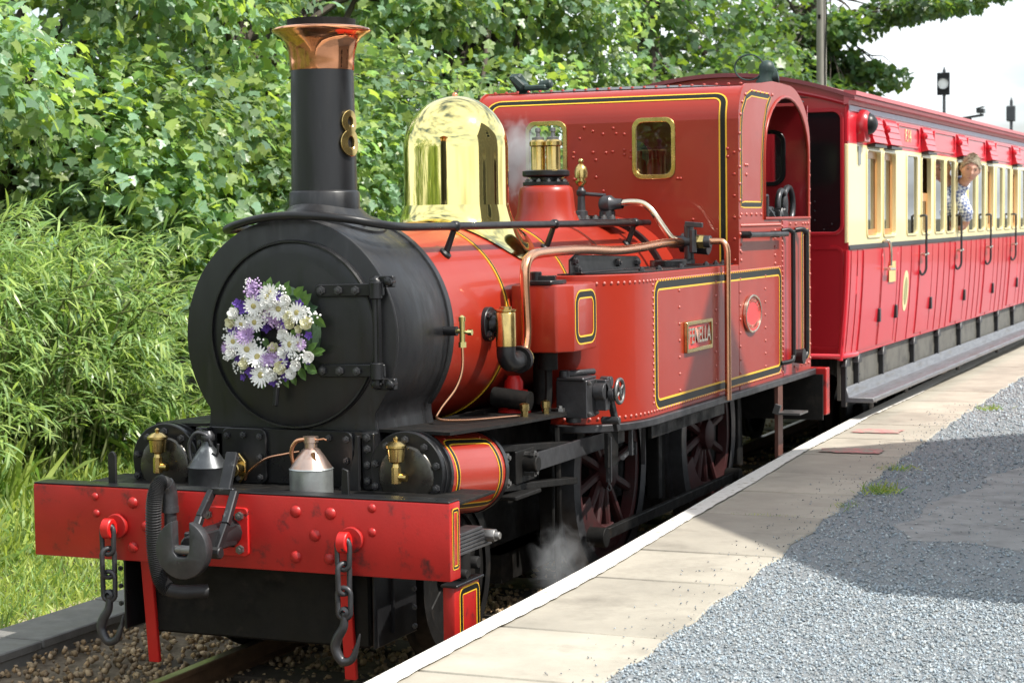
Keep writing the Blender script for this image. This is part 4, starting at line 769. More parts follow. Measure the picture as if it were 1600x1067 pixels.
lfv = MB(); lfv.add([(0, 0, 0), (.35, -.3, .06), (.4, 0, 0), (.35, .3, .06), (.8, -.24, .02), (.82, 0, -.03), (.8, .24, .02), (1.15, 0, -.1)], [(0, 1, 2), (0, 2, 3), (1, 4, 5), (1, 5, 2), (2, 5, 6), (2, 6, 3), (4, 7, 5), (5, 7, 6)])
leafp = protot(lfv, 'leaf', leafmat('wreath_leaf', (.10, .20, .045), (.18, .32, .05)))
leafd = protot(lfv, 'leaf', leafmat('wreath_leaf_dark', (.03, .075, .03), (.05, .1, .03)))
MB().tube([(WC.x+.155*math.cos(a), WC.y+.02, WC.z+.155*math.sin(a)) for a in np.linspace(0, 2*math.pi, 37)[:-1]], .06, 10, closed=True).build('wreath_foam', mat('moss_green', (.02, .045, .018), .95, var=.4, vs=40, bump=.6), wrt, smooth=60)
def put(me, nm, px, py, r, tilt=.35, up=0):
    r *= 1.14
    # px,py: in wreath units of metres right (x) and up (z) from its centre
    rad = math.hypot(px, py); h = .062*math.sqrt(max(0, 1-((rad-.165)/.11)**2))+.018
    d = V((px/(rad+1e-6)*(rad-.165)*4.2+random.uniform(-tilt, tilt)*.5, -1, py/(rad+1e-6)*(rad-.165)*4.2+random.uniform(-tilt, tilt)*.5+.1))
    o = inst(me, nm, wrt, WC+V((px, -h-up, py)), d, r); o.rotation_euler.rotate_axis('Z', random.uniform(0, 6.28)); return o
U_ = .00165  # metres per zoom pixel of the photo crop (x), y
def wz(x, y): return ((x-478)*.00057, -(y-478)*.00052)
for x, y, r in ((740, 560, .03), (560, 470, .03), (240, 400, .034), (590, 720, .034), (355, 245, .041), (575, 270, .044), (345, 385, .040), (165, 550, .038), (285, 615, .046), (375, 680, .045), (670, 570, .046), (410, 835, .050), (480, 165, .042), (505, 130, .035), (740, 300, .042)):
    u, v = wz(x, y); o = put(gerb, 'gerbera', u, v, r, up=.008); e = inst(gerbc, 'flower_eye', o, o.location); e.rotation_euler = o.rotation_euler; e.scale = o.scale
    e.parent = o; e.matrix_parent_inverse = Matrix.Identity(4); e.location = (0, 0, 0); e.rotation_euler = (0, 0, 0); e.scale = (1, 1, 1)
for x, y, r in ((680, 400, .030), (585, 765, .034), (820, 400, .034), (150, 390, .030), (270, 745, .032), (500, 620, .030), (670, 340, .03), (755, 440, .022)): put(rose, 'rose', *wz(x, y), r)
for x, y, r in ((655, 200, .032), (725, 740, .030), (825, 670, .030), (670, 820, .030), (520, 830, .032), (600, 500, .034), (160, 650, .035), (180, 320, .032), (470, 230, .03), (610, 640, .03), (540, 215, .03)): put(rosew, 'rose', *wz(x, y), r)
for x, y, r in ((275, 495, .042), (350, 110, .030), (520, 700, .030), (770, 575, .024), (480, 330, .032), (460, 710, .03), (540, 390, .03), (90, 610, .024)): put(chry, 'chrysanthemum', *wz(x, y), r)
for x, y, r in ((265, 265, .034), (200, 230, .026), (575, 165, .028), (755, 225, .024), (160, 455, .030), (215, 700, .030), (310, 805, .030), (620, 680, .038), (645, 730, .026), (600, 360, .028), (625, 415, .024), (560, 560, .026), (395, 440, .026), (400, 170, .024), (830, 490, .022), (620, 840, .026), (225, 860, .02), (500, 890, .024), (815, 715, .018), (230, 450, .03)): put(lis, 'lisianthus', *wz(x, y), r*.8, .7)
for x, y, r in ((395, 330, .032), (330, 560, .03), (640, 300, .032), (700, 620, .034), (130, 480, .028), (440, 780, .034), (520, 260, .03), (290, 70, .022), (460, 290, .034), (440, 260, .03), (250, 390, .03), (840, 330, .032), (760, 660, .03), (90, 660, .026), (560, 850, .028), (800, 320, .028), (590, 400, .026), (600, 130, .025), (190, 770, .025)): put(gypw, 'filler_flower', *wz(x, y), r)
for x, y, r in ((330, 110, .034), (485, 680, .034), (115, 600, .026), (470, 350, .03), (760, 530, .026), (540, 405, .028), (370, 90, .028)): put(gypl, 'filler_flower', *wz(x, y), r)
random.seed(21)
for x, y, r, a in ((470, 60, .06, 80), (545, 85, .05, 75), (620, 85, .06, 60), (700, 125, .065, 40), (770, 190, .065, 45), (820, 270, .05, 20), (440, 80, .045, 110), (290, 180, .06, 160), (150, 270, .06, 115), (100, 345, .06, 150), (90, 670, .045, 250), (110, 700, .04, 210), (690, 470, .05, 20), (540, 470, .04, 200), (400, 570, .05, 300), (870, 630, .06, 10), (840, 590, .055, 40), (790, 770, .065, 330), (720, 830, .06, 300), (570, 890, .065, 285), (640, 880, .05, 290), (365, 920, .05, 265), (330, 910, .04, 240), (175, 800, .05, 250), (690, 690, .06, 280), (760, 690, .04, 300), (880, 380, .07, 320), (430, 215, .045, 90), (740, 390, .05, 60), (660, 270, .04, 30), (280, 305, .045, 190), (640, 110, .05, 90), (745, 160, .05, 60), (800, 800, .05, 340), (850, 650, .05, 350)):
    u, v = wz(x, y); a = R(a); me = leafp if random.random() < .7 else leafd; rad = math.hypot(u, v)
    o = bpy.data.objects.new('leaf', me); C.objects.link(o); adopt(o, wrt); xx = V((math.cos(a), random.uniform(-.25, .1), math.sin(a))).normalized(); zz = V((random.uniform(-.3, .3), -1, random.uniform(-.1, .5))); yy = zz.cross(xx).normalized(); zz = xx.cross(yy)
    M_ = Matrix((xx, yy, zz)).transposed().to_4x4(); o.rotation_euler = M_.to_euler(); o.location = WC+V((u, -.03-.03*(1 if .09 < rad < .22 else 0), v))-xx*r*.6; o.scale = (r, r*1.05, r)
# ================================================================== CARRIAGE behind the locomotive
KX, KY0, KY1 = .98, 7.29, 18.4
car = thing('railway_carriage', (0, KY0, 0), 'crimson and cream compartment carriage with wooden window frames, coupled behind the locomotive', 'railway carriage')
def kx(z): return KX if z >= 1.75 else KX-.055*((1.75-z)/.82)**1.7
ZB = .93
doors = [10.37+1.79*k for k in range(5)]
wins = [(7.94, 8.43, 'd'), (8.55, 9.02, 'd'), (9.50, 9.95, 'q')]
for k, c in enumerate(doors):
    wins.append((c-.21, c+.21, 'open' if k == 1 else ('half' if k == 0 else 'd')))
    if c+1.5 < KY1:
        wins.append((c+.42, c+.86, 'q')); wins.append((c+.99, c+1.42, 'q'))
for s in (1, -1):
    M_ = MB(); zs = [ZB, 1.0, 1.1, 1.2, 1.3, 1.4, 1.5, 1.6, 1.7, 1.76]
    vs = [(s*kx(z), y, z) for y in (KY0+.02, KY1) for z in zs]+[(s*(kx(z)-.03), y, z) for y in (KY0+.02, KY1) for z in zs]; n = len(zs)
    M_.add(vs, [(i, i+1, n+i+1, n+i) for i in range(n-1)]+[(2*n+i+1, 2*n+i, 3*n+i, 3*n+i+1) for i in range(n-1)]+[(0, n, 3*n, 2*n)])
    lo = M_.build('lower_side', CRED, car, smooth=60)
    sheet_with_holes('upper_side', [(KY0+.02, 1.79), (KY1, 1.79), (KY1, 2.555), (KY0+.02, 2.555)], [rrect(a, b, 1.85, 2.515, .035, 3) for a, b, t in wins], lambda a, b, t: V((s*(KX-.03+t), a, b)), 0, .03, CREAM, car)
    MB().box(s*(KX-.03), s*KX, KY0+.02, KY1, 2.557, 2.86).build('top_panel', CRED, car)
    MB().box(s*(KX-.03), s*(KX+.012), KY0+.012, KY1, 1.752, 1.790).build('waist_rail', CBLK, car, bevel=.006)
    for a, b, t in wins:
        fr = MB().ring(rrect(a-.018, b+.018, 1.832, 2.533, .05, 3), rrect(a, b, 1.85, 2.515, .035, 3), lambda u, v, q: V((s*(KX+q), u, v)), -.002, .010).build('window', CREAM, car, bevel=.003)
        if t == 'q': MB().box(s*(KX-.012), s*(KX-.008), a+.001, b-.001, 1.851, 2.514).build('pane', GLASS, fr)
        else:
            dz = -.33 if t == 'half' else (-.66 if t == 'open' else 0)
            if t != 'open':
                MB().ring(rrect(a-.02, b+.02, 1.80+dz, 2.535+dz, .004, 1), rrect(a+.055, b-.055, 1.90+dz, 2.46+dz, .004, 1), lambda u, v, q: V((s*(KX-.048+q), u, v)), 0, .022).build('wooden_sash', WOOD, fr, bevel=.003)
                MB().box(s*(KX-.038), s*(KX-.034), a+.05, b-.05, 1.88+dz, 2.47+dz).build('pane', GLASS, fr)
    if s < 0: continue
    def bead(y, z0, z1, w=.012, h=.007):
        m = MB(); zz = np.linspace(z0, z1, 7)
        for a, b in zip(zz[:-1], zz[1:]): m.add([(kx(q)+t-.002, y+d, q) for q in (a, b) for t in (0, h) for d in (-w/2, w/2)], [(0, 2, 3, 1), (4, 5, 7, 6), (0, 1, 5, 4), (2, 6, 7, 3), (0, 4, 6, 2), (1, 3, 7, 5)])
        return m
    beads = [7.40, 7.62, 9.27, 9.72]
    for k, c in enumerate(doors): beads += [c-.0]+([c+.62, c+.93, c+1.22] if c+1.5 < KY1 else [])
    for y in beads: bead(y, ZB+.005, 1.75).build('panel_bead', CRED, lo, bevel=.003)
    def door(y0, y1, label=None):
        m = MB(); zz = np.linspace(ZB+.03, 1.745, 8)
        vs = [(kx(q)+t, y, q) for y in (y0, y1) for t in (-.001, .006) for q in zz]; n = 8
        m.add(vs, [(n+i, n+i+1, 3*n+i+1, 3*n+i) for i in range(n-1)]+[(i, i+1, n+i+1, n+i) for i in range(n-1)]+[(2*n+i, 2*n+i+1, 3*n+i+1, 3*n+i) for i in range(n-1)]+[(0, n, 3*n, 2*n), (n-1, 2*n-1, 4*n-1, 3*n-1)])
        d = m.build('door', CRED, car, smooth=50)
        for y in (y0+.012, y1-.012): bead(y, ZB+.03, 1.745, .016, .011).build('door_stile', CRED, d, bevel=.003)
        for y in (y0-.006, y1+.006): bead(y, ZB+.03, 1.745, .006, .002).build('door_gap', CBLK, d)
        MB().box(kx(1.12)+.004, kx(1.12)+.035, y1-.05, y1+.0, 1.15, 1.26).build('door_hinge', CBLK, d, bevel=.004)
        return d
    for y0, y1, hk in ((7.80, 8.47, 1), (8.50, 9.13, 1)):
        d = door(y0, y1)
    MB().tube(smooth_path([(KX+.0, 8.52, 1.80), (KX+.05, 8.53, 1.80), (KX+.055, 8.58, 1.73), (KX+.05, 8.60, 1.60)], 5), .014, 8).cyl((KX, 8.62, 1.575), (KX+.06, 8.62, 1.575), .013, n=8).cyl((KX+.055, 8.52, 1.575), (KX+.055, 8.72, 1.57), .013, n=8).build('door_handle', SILV, d, smooth=60)
    MB().box(kx(1.5)+.012, kx(1.5)+.016, 8.74, 9.0, 1.46, 1.63).build('door_notice', mat('buff_notice', (.62, .44, .18), .5), car)
    for c in doors:
        d = door(c-.31, c+.31)
        MB().tube(smooth_path([(KX, c-.27, 2.0), (KX+.05, c-.27, 2.0), (KX+.055, c-.27, 1.95), (KX+.055, c-.27, 1.62), (KX+.05, c-.27, 1.52), (KX+.02, c-.29, 1.48), (KX, c-.30, 1.52)], 5), .011, 8).build('grab_handle', GUN, d, smooth=60)
        MB().cyl((KX, c-.24, 1.66), (KX+.055, c-.24, 1.66), .012, n=8).cyl((KX+.052, c-.36, 1.655), (KX+.052, c-.17, 1.665), .012, n=8).build('door_handle', SILV, d, smooth=60)
    # ventilator hoods and top panels
    def hood(c, w):
        P = [(KX, 2.79)]
        for i in range(4): z = 2.778-.052*i; x = KX+.010+.013*i; P += [(x, z), (x+.016, z-.043), (x+.011, z-.046)]
        P += [(KX, 2.565)]
        h = MB().prism(P, lambda a, b, t: V((a, c+t, b)), -w/2, w/2).build('ventilator_hood', CRED, car, bevel=.003)
        MB().box(KX+.004, KX+.062, c-w/2+.02, c+w/2-.02, 2.545, 2.566).build('hood_base', CBLK, h)
        MB().dome((KX+.03, c-w/2-.001, 2.70), (0, -1, 0), .03, 10).build('hood_boss', CRED, h)
    for c, w in [(8.19, .48), (8.80, .46)]+[(c, .44) for c in doors]: hood(c, w)
    for a, b in [(9.10, 10.02)]+[(c+.36, c+1.44) for c in doors if c+1.5 < KY1]:
        MB().ring(rrect(a, b, 2.585, 2.775, .04, 4), rrect(a+.02, b-.02, 2.605, 2.755, .03, 4), lambda u, v, q: V((KX+q, u, v)), -.001, .012).build('panel_moulding', CRED, car, bevel=.003)
    text('carriage_number', 'F.14', .15, .001, mat('number_gold', (.80, .55, .26), .45), car, (KX+.004, 9.56, 2.68), (0, 1, 0), (0, 0, 1), .002)
    # crest transfer
    cr_ = MB(); 
    cr_.prism([(9.52+.115*math.cos(a), 1.36+.175*math.sin(a)) for a in np.linspace(0, 2*math.pi, 33)[:-1]], lambda a, b, t: V((kx(b)+t, a, b)), .0, .003); cr = cr_.build('company_crest', mat('crest_cream', (.66, .56, .30), .5, var=.2, vs=30), car)
    MB().prism([(9.52+.07*math.cos(a), 1.36+.12*math.sin(a)) for a in np.linspace(0, 2*math.pi, 25)[:-1]], lambda a, b, t: V((kx(b)+t, a, b)), .003, .005).build('crest_centre', mat('crest_green', (.28, .27, .12), .5, var=.4, vs=60), cr)
    # side lamp
    lp_ = MB().lathe([(0, 0), (.12, 0), (.125, .03), (.115, .07), (.095, .09)], (KX-.01, 7.70, 2.70), (1, 0, 0), 24).prism([(7.59, 2.70), (7.81, 2.70), (7.80, 2.57), (7.60, 2.57)], myz(KX), -.01, .06).build('side_lamp', CMAR, car, bevel=.006)
    MB().dome((KX+.06, 7.70, 2.71), (1, -.25, 0), .085, 20, .9).build('lamp_lens', BLK, lp_, smooth=60)
    MB().box(KX+.001, KX+.009, 7.63, 7.71, 2.40, 2.54).build('end_plate', GALV, car)
# roof, cornice
n = 25; xs = np.linspace(-1.045, 1.045, n); RZ = lambda x: 2.905+.205*(1-(abs(x)/1.045)**2.0)
vs = [(x, y, RZ(x)) for y in (KY0-.05, KY1) for x in xs]+[(x, y, RZ(x)-.03) for y in (KY0-.05, KY1) for x in xs]
MB().add(vs, [(i, i+1, n+i+1, n+i) for i in range(n-1)]+[(2*n+i+1, 2*n+i, 3*n+i, 3*n+i+1) for i in range(n-1)]+[(i, 2*n+i, 2*n+i+1, i+1) for i in range(n-1)]+[(0, n, 3*n, 2*n), (n-1, 3*n-1, 4*n-1, 2*n-1)]).build('roof', ROOFM, car, smooth=50)
for s in (-1, 1):
    MB().prism([(KX-.02, 2.84), (KX+.015, 2.845), (KX+.02, 2.875), (KX+.055, 2.885), (KX+.06, 2.905), (KX+.075, 2.91), (KX+.075, 2.94), (KX-.02, 2.95)], lambda a, b, t: V((s*a, t, b)), KY0-.04, KY1).build('cornice', mat('cornice_pink', (.50, .10, .11), .35, var=.08) if s < 0 else MAT['cornice_pink'], car)
    MB().box(s*(KX-.01), s*(KX+.010), KY0+.02, KY1, 2.80, 2.838).build('eave_rail', mat('eave_sky_grey', (.36, .34, .42), .4) if s < 0 else MAT['eave_sky_grey'], car)  # sky reflection is painted in as the rail's grey-blue colour
# front end
eo = [(-kx(ZB), ZB), (kx(ZB), ZB), (kx(1.2), 1.2), (kx(1.5), 1.5), (KX, 1.75), (KX, 2.9)]+[(x, RZ(x)-.03) for x in np.linspace(.95, -.95, 15)]+[(-KX, 2.9), (-KX, 1.75), (-kx(1.5), 1.5), (-kx(1.2), 1.2)]
EW = [(.42, .925), (-.30, .30), (-.925, -.42)]
en = sheet_with_holes('carriage_end', eo, [rrect(a, b, 1.89, 2.79, .06, 5) for a, b in EW], lambda a, b, t: V((a, KY0+t, b)), 0, .03, CMAR, car)
for a, b in EW:
    f = MB().ring(rrect(a-.025, b+.025, 1.865, 2.815, .08, 5), rrect(a, b, 1.89, 2.79, .06, 5), lambda u, v, t: V((u, KY0+t, v)), -.012, .005).build('end_window', CMAR, en, bevel=.004)
    MB().box(a-.01, b+.01, KY0+.012, KY0+.018, 1.88, 2.80).build('pane', GLASSD, f)
    for k, (dx, z) in enumerate(((.12, 2.12), (.12, 2.05), (.12, 1.98), (.06, 1.95), (.25, 1.95), (.19, 1.91))): MB().dome((b-.32+dx, KY0+.010, z), (0, -1, 0), .007, 6).build('bolt', GUN, f)
    MB().ring(rrect(a-.02, b+.02, 1.0, 1.78, .05, 4), rrect(a, b, 1.02, 1.76, .035, 4), lambda u, v, t: V((u, KY0+t, v)), -.008, .003).build('end_panel_moulding', CMAR, en)
MB().tube([(x, KY0-.01, 2.845+.16*(1-(abs(x)/.98)**2)) for x in np.linspace(-.98, .98, 21)], .018, 6).build('end_moulding', CMAR, en)
MB().box(KX-.03, KX+.006, KY0-.004, KY0+.05, 2.56, 2.86).build('corner_post', CRED, car, bevel=.01); MB().box(KX-.03, KX+.004, KY0-.004, KY0+.04, 1.80, 2.555).build('corner_post', CREAM, car, bevel=.01)
cpz = np.linspace(ZB-.01, 1.75, 8); cpm = MB(); cpm.tube([(kx(z)-.012, KY0+.012, z) for z in cpz], .024, 10); cpm.tube([(-kx(ZB)+.01, KY0, ZB+.02), (kx(ZB)-.01, KY0, ZB+.02), (kx(ZB)+.004, KY0+.02, ZB+.02), (kx(ZB)+.004, KY0+.5, ZB+.005)], .022, 8); cpm.build('corner_moulding', CRED, car, smooth=60)
# floor, partitions, seats, underframe
MB().box(-.9, .9, KY0+.03, KY1, .93, .97).build('floor', SOLE, car)
for i, y in enumerate([9.22]+[c-.9 if k else c-.42 for k, c in enumerate(doors)]+[doors[-1]+.6]):
    MB().box(-.93, .93, y-.02, y+.02, .97, 2.9).build('partition', WOOD, car)
    if i: MB().box(-.9, .9, y+.02, y+.45, .97, 1.4).box(-.9, .9, y+.02, y+.12, 1.4, 2.0).build('bench_seat', SEAT, car)
MB().box(-.93, .93, KY1-.05, KY1, ZB, 2.92).build('rear_end', CMAR, car)
for s in (-1, 1):
    so = MB().box(s*.86, s*.885, KY0+.15, KY1-.1, .60, .915).build('solebar', SOLE, car)
    irons = [7.47, 7.90, 8.82, 10.12, 11.3, 12.5, 13.7, 14.9, 16.1, 17.3]
    for y in irons:
        ir = MB().box(s*.886, s*.925, y-.022, y+.022, .55, .89).prism([(y-.07, .86), (y+.07, .86), (y+.03, .93), (y-.03, .93)], lambda a, b, t: V((s*(.886+t), a, b)), 0, .05).build('body_bracket', CBLK, so, bevel=.004)
        for dy, z in ((.12, .86), (.16, .86), (.14, .76), (.12, .68)): inst(boltb_me if z > .8 else bolt_me, 'bolt', ir, (s*.886, y+dy, z), (s, 0, 0), .014)
    fb = MB().prism([(.915, .585), (1.13, .585), (1.135, .60), (1.13, .625), (.945, .625), (.925, .70), (.905, .70)], lambda a, b, t: V((s*a, t, b)), 7.47, KY1-.15).build('footboard', FOOTB, car, bevel=.005)
    for y in irons[::2]: MB().bar((s*.90, y+.25, .58), (s*1.1, y+.25, .575), .04, .02).cyl((s*1.06, y-.02+.25, .57), (s*1.06, y+.25, .53), .02).build('footboard_bracket', GUN, fb)
    for y in (8.7, 10.0, 15.4, 16.7):
        MB().lathe([(.28, -.05), (.36, -.05), (.355, -.02), (.335, 0), (.33, .06), (.28, .06), (.05, .05), (0, .07)], (s*.54, y, .335), (s, 0, 0), 36).build('carriage_wheel', DIRT, car)
    for y in (9.35, 16.05): MB().box(s*.66, s*.72, y-1.0, y+1.0, .28, .52).box(s*.66, s*.80, y-.75, y-.55, .24, .46).box(s*.66, s*.80, y+.55, y+.75, .24, .46).build('bogie_frame', DIRT, car, bevel=.01)
MB().box(-.5, .5, 7.6, KY1-.3, .5, .9).box(-.05, .05, 6.5, 7.4, .62, .72).cyl((.4, 7.1, .6), (.4, 7.4, .6), .04).build('underframe', DIRT, car)

# ================================================================== PERSON leaning from the carriage window
man = thing('person', (.86, 12.1, .97), 'man with short fair hair in a blue and white checked shirt leaning from the carriage', 'person')
def flesh(joints, bones, extra=None, vox=.0065, it=3):
    """one continuous surface: tapered limbs and joint balls, with whatever else is given, fused by a voxel remesh and smoothed"""
    bm = bmesh.new()
    def add(vs, fs):
        b = bmesh.new(); v = [b.verts.new(p) for p in vs]
        for f in fs:
            try: b.faces.new([v[q] for q in f])
            except ValueError: pass
        bmesh.ops.remove_doubles(b, verts=b.verts, dist=1e-4); bmesh.ops.recalc_face_normals(b, faces=b.faces); b.verts.index_update()
        w = [bm.verts.new(q.co) for q in b.verts]
        for f in b.faces: bm.faces.new([w[q.index] for q in f.verts])
        b.free()
    for p, r in joints:
        m = MB().lathe([(r*math.sin(R(a)), -r*math.cos(R(a))) for a in range(0, 181, 15)], p, (0, 0, 1), 16); add(m.v, m.f)
    for a, b in bones:
        m = MB().cyl(joints[a][0], joints[b][0], joints[a][1], joints[b][1], 16); add(m.v, m.f)
    for vs, fs in (extra or []): add(vs, fs)
    me = bpy.data.meshes.new('flesh_src'); bm.to_mesh(me); bm.free(); o = bpy.data.objects.new('flesh_src', me); C.objects.link(o)
    rm = o.modifiers.new('r', 'REMESH'); rm.mode = 'VOXEL'; rm.voxel_size = vox; rm.use_smooth_shade = True
    sm = o.modifiers.new('s', 'SMOOTH'); sm.iterations = it; sm.factor = .5
    bpy.context.view_layer.update(); ev = bpy.data.meshes.new_from_object(o.evaluated_get(bpy.context.evaluated_depsgraph_get())); bpy.data.objects.remove(o); ev.materials.clear(); return ev
def head_geo(c, fdir, up, sc):
    """head with brow, eye sockets, nose, lips, chin and ears; c centre, fdir facing"""
    f = V(fdir).normalized(); u = (V(up)-f*V(up).dot(f)).normalized(); r = f.cross(u); vs = []; fs = []; nu, nv = 48, 36
    for j in range(nv+1):
        ph = math.pi*j/nv
        for i in range(nu):
            th = 2*math.pi*i/nu; x = math.sin(ph)*math.sin(th); y = math.sin(ph)*math.cos(th); z = math.cos(ph)   # y forward
            X, Y, Z = x*.076, y*.098, z*.118
            if z < 0: X *= 1-.30*(-z)**1.6; Y *= 1-.10*(-z)
            if y < 0 and z < -.2: Y *= 1-.25*min(1, -z)
            g = lambda a, b, s1, s2: math.exp(-((x-a)/s1)**2-((z-b)/s2)**2) if y > 0 else 0
            Y += .024*g(0, -.22, .13, .16)+.010*g(0, -.02, .10, .25)+.007*g(0, .22, .5, .12)-.012*(g(.38, .05, .2, .12)+g(-.38, .05, .2, .12))+.009*g(0, -.52, .28, .06)+.008*g(0, -.60, .22, .05)-.006*g(0, -.56, .25, .02)+.014*g(0, -.85, .3, .15)
            X += (.018*(1 if x > 0 else -1)*math.exp(-((abs(x)-.98)/.18)**2-((z+.05)/.26)**2-((y+.05)/.2)**2))
            vs.append(V(c)+(r*X+f*Y+u*Z)*sc)
        
    for j in range(nv):
        for i in range(nu): fs.append((j*nu+i, j*nu+(i+1) % nu, (j+1)*nu+(i+1) % nu, (j+1)*nu+i))
    return vs, fs, f, u, r
HC = V((1.115, 11.93, 2.445)); HF = V((.28, -1, -.20)); HU = V((.20, .05, 1))
hv, hf, hf_, hu_, hr_ = head_geo(HC, HF, HU, 1.12)
J = [((.76, 12.22, 1.80), .125), ((.80, 12.17, 2.0), .125), ((.87, 12.12, 2.17), .13), ((.98, 12.05, 2.28), .060), ((1.06, 11.99, 2.34), .050), ((1.09, 11.955, 2.40), .052),
     ((.985, 11.99, 2.19), .062), ((1.075, 11.96, 2.02), .045), ((1.06, 11.99, 1.93), .036), ((1.035, 12.0, 1.885), .030), ((1.01, 12.0, 1.874), .030),
     ((.70, 12.22, 1.4), .09), ((.66, 12.28, 1.03), .06), ((.82, 12.28, 1.4), .09), ((.82, 12.30, 1.03), .06), ((.74, 12.26, 2.15), .075)]
B = [(0, 1), (1, 2), (2, 3), (3, 4), (4, 5), (2, 6), (6, 7), (7, 8), (8, 9), (9, 10), (0, 11), (11, 12), (0, 13), (13, 14), (2, 15)]
ex = [(hv, hf)]
for k in range(5):
    y = 11.965+.017*k; l = (.040, .062, .068, .063, .050)[k]
    p = [(1.025, 12.0+(y-12.0)*.5, 1.876), (1.0, y, 1.884), (1.02-l*.5, y-.002, 1.888), (1.02-l*.85, y-.002, 1.878), (1.02-l, y-.002, 1.866)] if k else [(1.04, 11.985, 1.885), (1.03, 11.95, 1.885), (1.01, 11.935, 1.878)]
    fm = MB().tube([V(q) for q in p], [.014, .012, .0105, .010, .009][:len(p)], 8); ex.append((fm.v, fm.f))
me2 = flesh(J, B, ex); me2.materials.append(SKIN); body = bpy.data.objects.new('body', me2); C.objects.link(body); adopt(body, man)
hp2 = lambda a, b, c: HC+(hr_*a+hf_*b+hu_*c)*1.12
for s in (-1, 1):
    MB().dome(hp2(s*.031, .076, .010), hf_, .011, 8, .8).build('eye', mat('eye_dark', (.05, .045, .04), .3) if s < 0 else MAT['eye_dark'], man)
    MB().bar(hp2(s*.015, .096, .030), hp2(s*.05, .084, .031), .006, .006).build('eyebrow', HAIR, man)
MB().bar(hp2(-.022, .094, -.066), hp2(.022, .094, -.066), .008, .006).build('lips', mat('lips', (.42, .15, .12), .5), man)
hm = MB()
for j in range(10):
    for i in range(24): pass
vs = []; fs = []
for j in range(13):
    for i in range(40):
        th = 2*math.pi*i/40; front = max(0, math.cos(th)); ph = (j/12)*(R(100)-R(44)*front**1.2); k = 1.06+random.uniform(-.015, .02)+.05*math.cos(ph)
        vs.append(hp2(.078*k*math.sin(ph)*math.sin(th), .100*k*math.sin(ph)*math.cos(th)-.003, .120*k*math.cos(ph)))
for j in range(12):
    for i in range(40): fs.append((j*40+i, j*40+(i+1) % 40, (j+1)*40+(i+1) % 40, (j+1)*40+i))
hm.add(vs, fs); hair = hm.build('hair', HAIR, man, smooth=60)
hn = [V(v) for v in vs]*3; hpv = np.array([tuple(v) for v in hn]); hdn = hpv-np.array(tuple(HC)); n = len(hpv)
leafcloud('hair_tufts', np.array([(0, -.12, 0), (0, .12, 0), (.6, .09, .1), (.6, -.09, .1), (1, 0, .05)]), np.array([(0, 1, 2), (0, 2, 3), (3, 2, 4)]), hpv-hdn*.03, hdn/np.linalg.norm(hdn, axis=1, keepdims=True)*.35+np.array(tuple(hf_))*.15+np.array(tuple(hr_))*.35+rng.normal(0, .25, (n, 3)), hdn+rng.normal(0, .02, (n, 3)), rng.uniform(.012, .026, n), np.ones((n, 3)), HAIR, hair)
sj = [((.76, 12.22, 1.78), .138), ((.80, 12.17, 2.0), .138), ((.87, 12.12, 2.16), .145), ((.985, 12.045, 2.275), .082), ((.985, 11.99, 2.19), .078), ((1.075, 11.96, 2.03), .060), ((1.067, 11.975, 1.98), .052), ((.74, 12.26, 2.15), .09), ((.66, 12.30, 1.9), .07)]
ss = flesh(sj, [(0, 1), (1, 2), (2, 3), (2, 4), (4, 5), (5, 6), (2, 7), (7, 8)], None, .009, 3); ss.materials.append(CLOTH); so_ = bpy.data.objects.new('shirt', ss); C.objects.link(so_); adopt(so_, man)
MB().lathe([(.074, 0), (.066, .03), (.078, .032), (.088, .002)], (1.01, 12.03, 2.305), (.6, -.45, .65), 20).build('collar', CLOTH, man, smooth=50)
# ================================================================== GROUND, TRACK, PLATFORM
def sheet(name, x0, x1, y0, y1, z, m, kind='structure', n=2, parent=None):
    mb = MB(); mb.add([(x0, y0, z), (x1, y0, z), (x1, y1, z), (x0, y1, z)], [(0, 1, 2, 3)]); o = mb.build(name, m, parent, smooth=0); 
    if kind: o['kind'] = kind
    return o
# ground: one sheet to the horizon, rising a little beyond the lineside on the left
gx = np.array([-900, -200, -60, -20, -12, -9, -7, -6, -5, -4.2, -3.4, -2.6, -2.0, -1.7, 1.5, 3, 900.]); gy = np.array([-900, -200, -40, -10, -4, 0, 3, 6, 10, 15, 22, 30, 60, 200, 900.])
def gz(x, y): return -.17+(max(0, min(1, (-x-1.75)/2.2))*.24 if x < -1.75 else 0)+(max(0, -x-4.2)*.09 if x > -20 else 1.4)
mb = MB(); mb.add([(x, y, gz(x, y)) for y in gy for x in gx], [(j*len(gx)+i, j*len(gx)+i+1, (j+1)*len(gx)+i+1, (j+1)*len(gx)+i) for j in range(len(gy)-1) for i in range(len(gx)-1)])
ground = tag(mb.build('ground', EARTH, None, smooth=80), kind='structure')
TBX = [(-1.7, -.05), (-1.34, -.05), (-.95, -.09), (-.6, -.13), (1.22, -.13)]
tb = tag(MB().add([(x, y, z) for y in (-12, 40) for x, z in TBX], [(i, i+1, 6+i, 5+i) for i in range(4)]).build('track_bed', BALLG, None, smooth=0), kind='structure')
for x in (-.4572, .4572):
    r = MB().prism([(-.055, -.10), (.055, -.10), (.055, -.09), (.012, -.08), (.012, -.03), (.03, -.022), (.03, 0), (-.03, 0), (-.03, -.022), (-.012, -.03), (-.012, -.08), (-.055, -.09)], lambda a, b, t: V((x+a, t, b-.002)), -12, 40).build('rail', RAILM, tb)
    MB().box(x-.022, x+.022, -12, 40, -.0015, 0).build('rail_head', RAILT, r)
slm = proto(MB().box(-.85, .85, -.12, .12, -.13, -.095), 'sleeper', SLEEP, 30, .008)
for k in range(40): inst(slm, 'sleeper', tb, (0, -5+.72*k, 0))
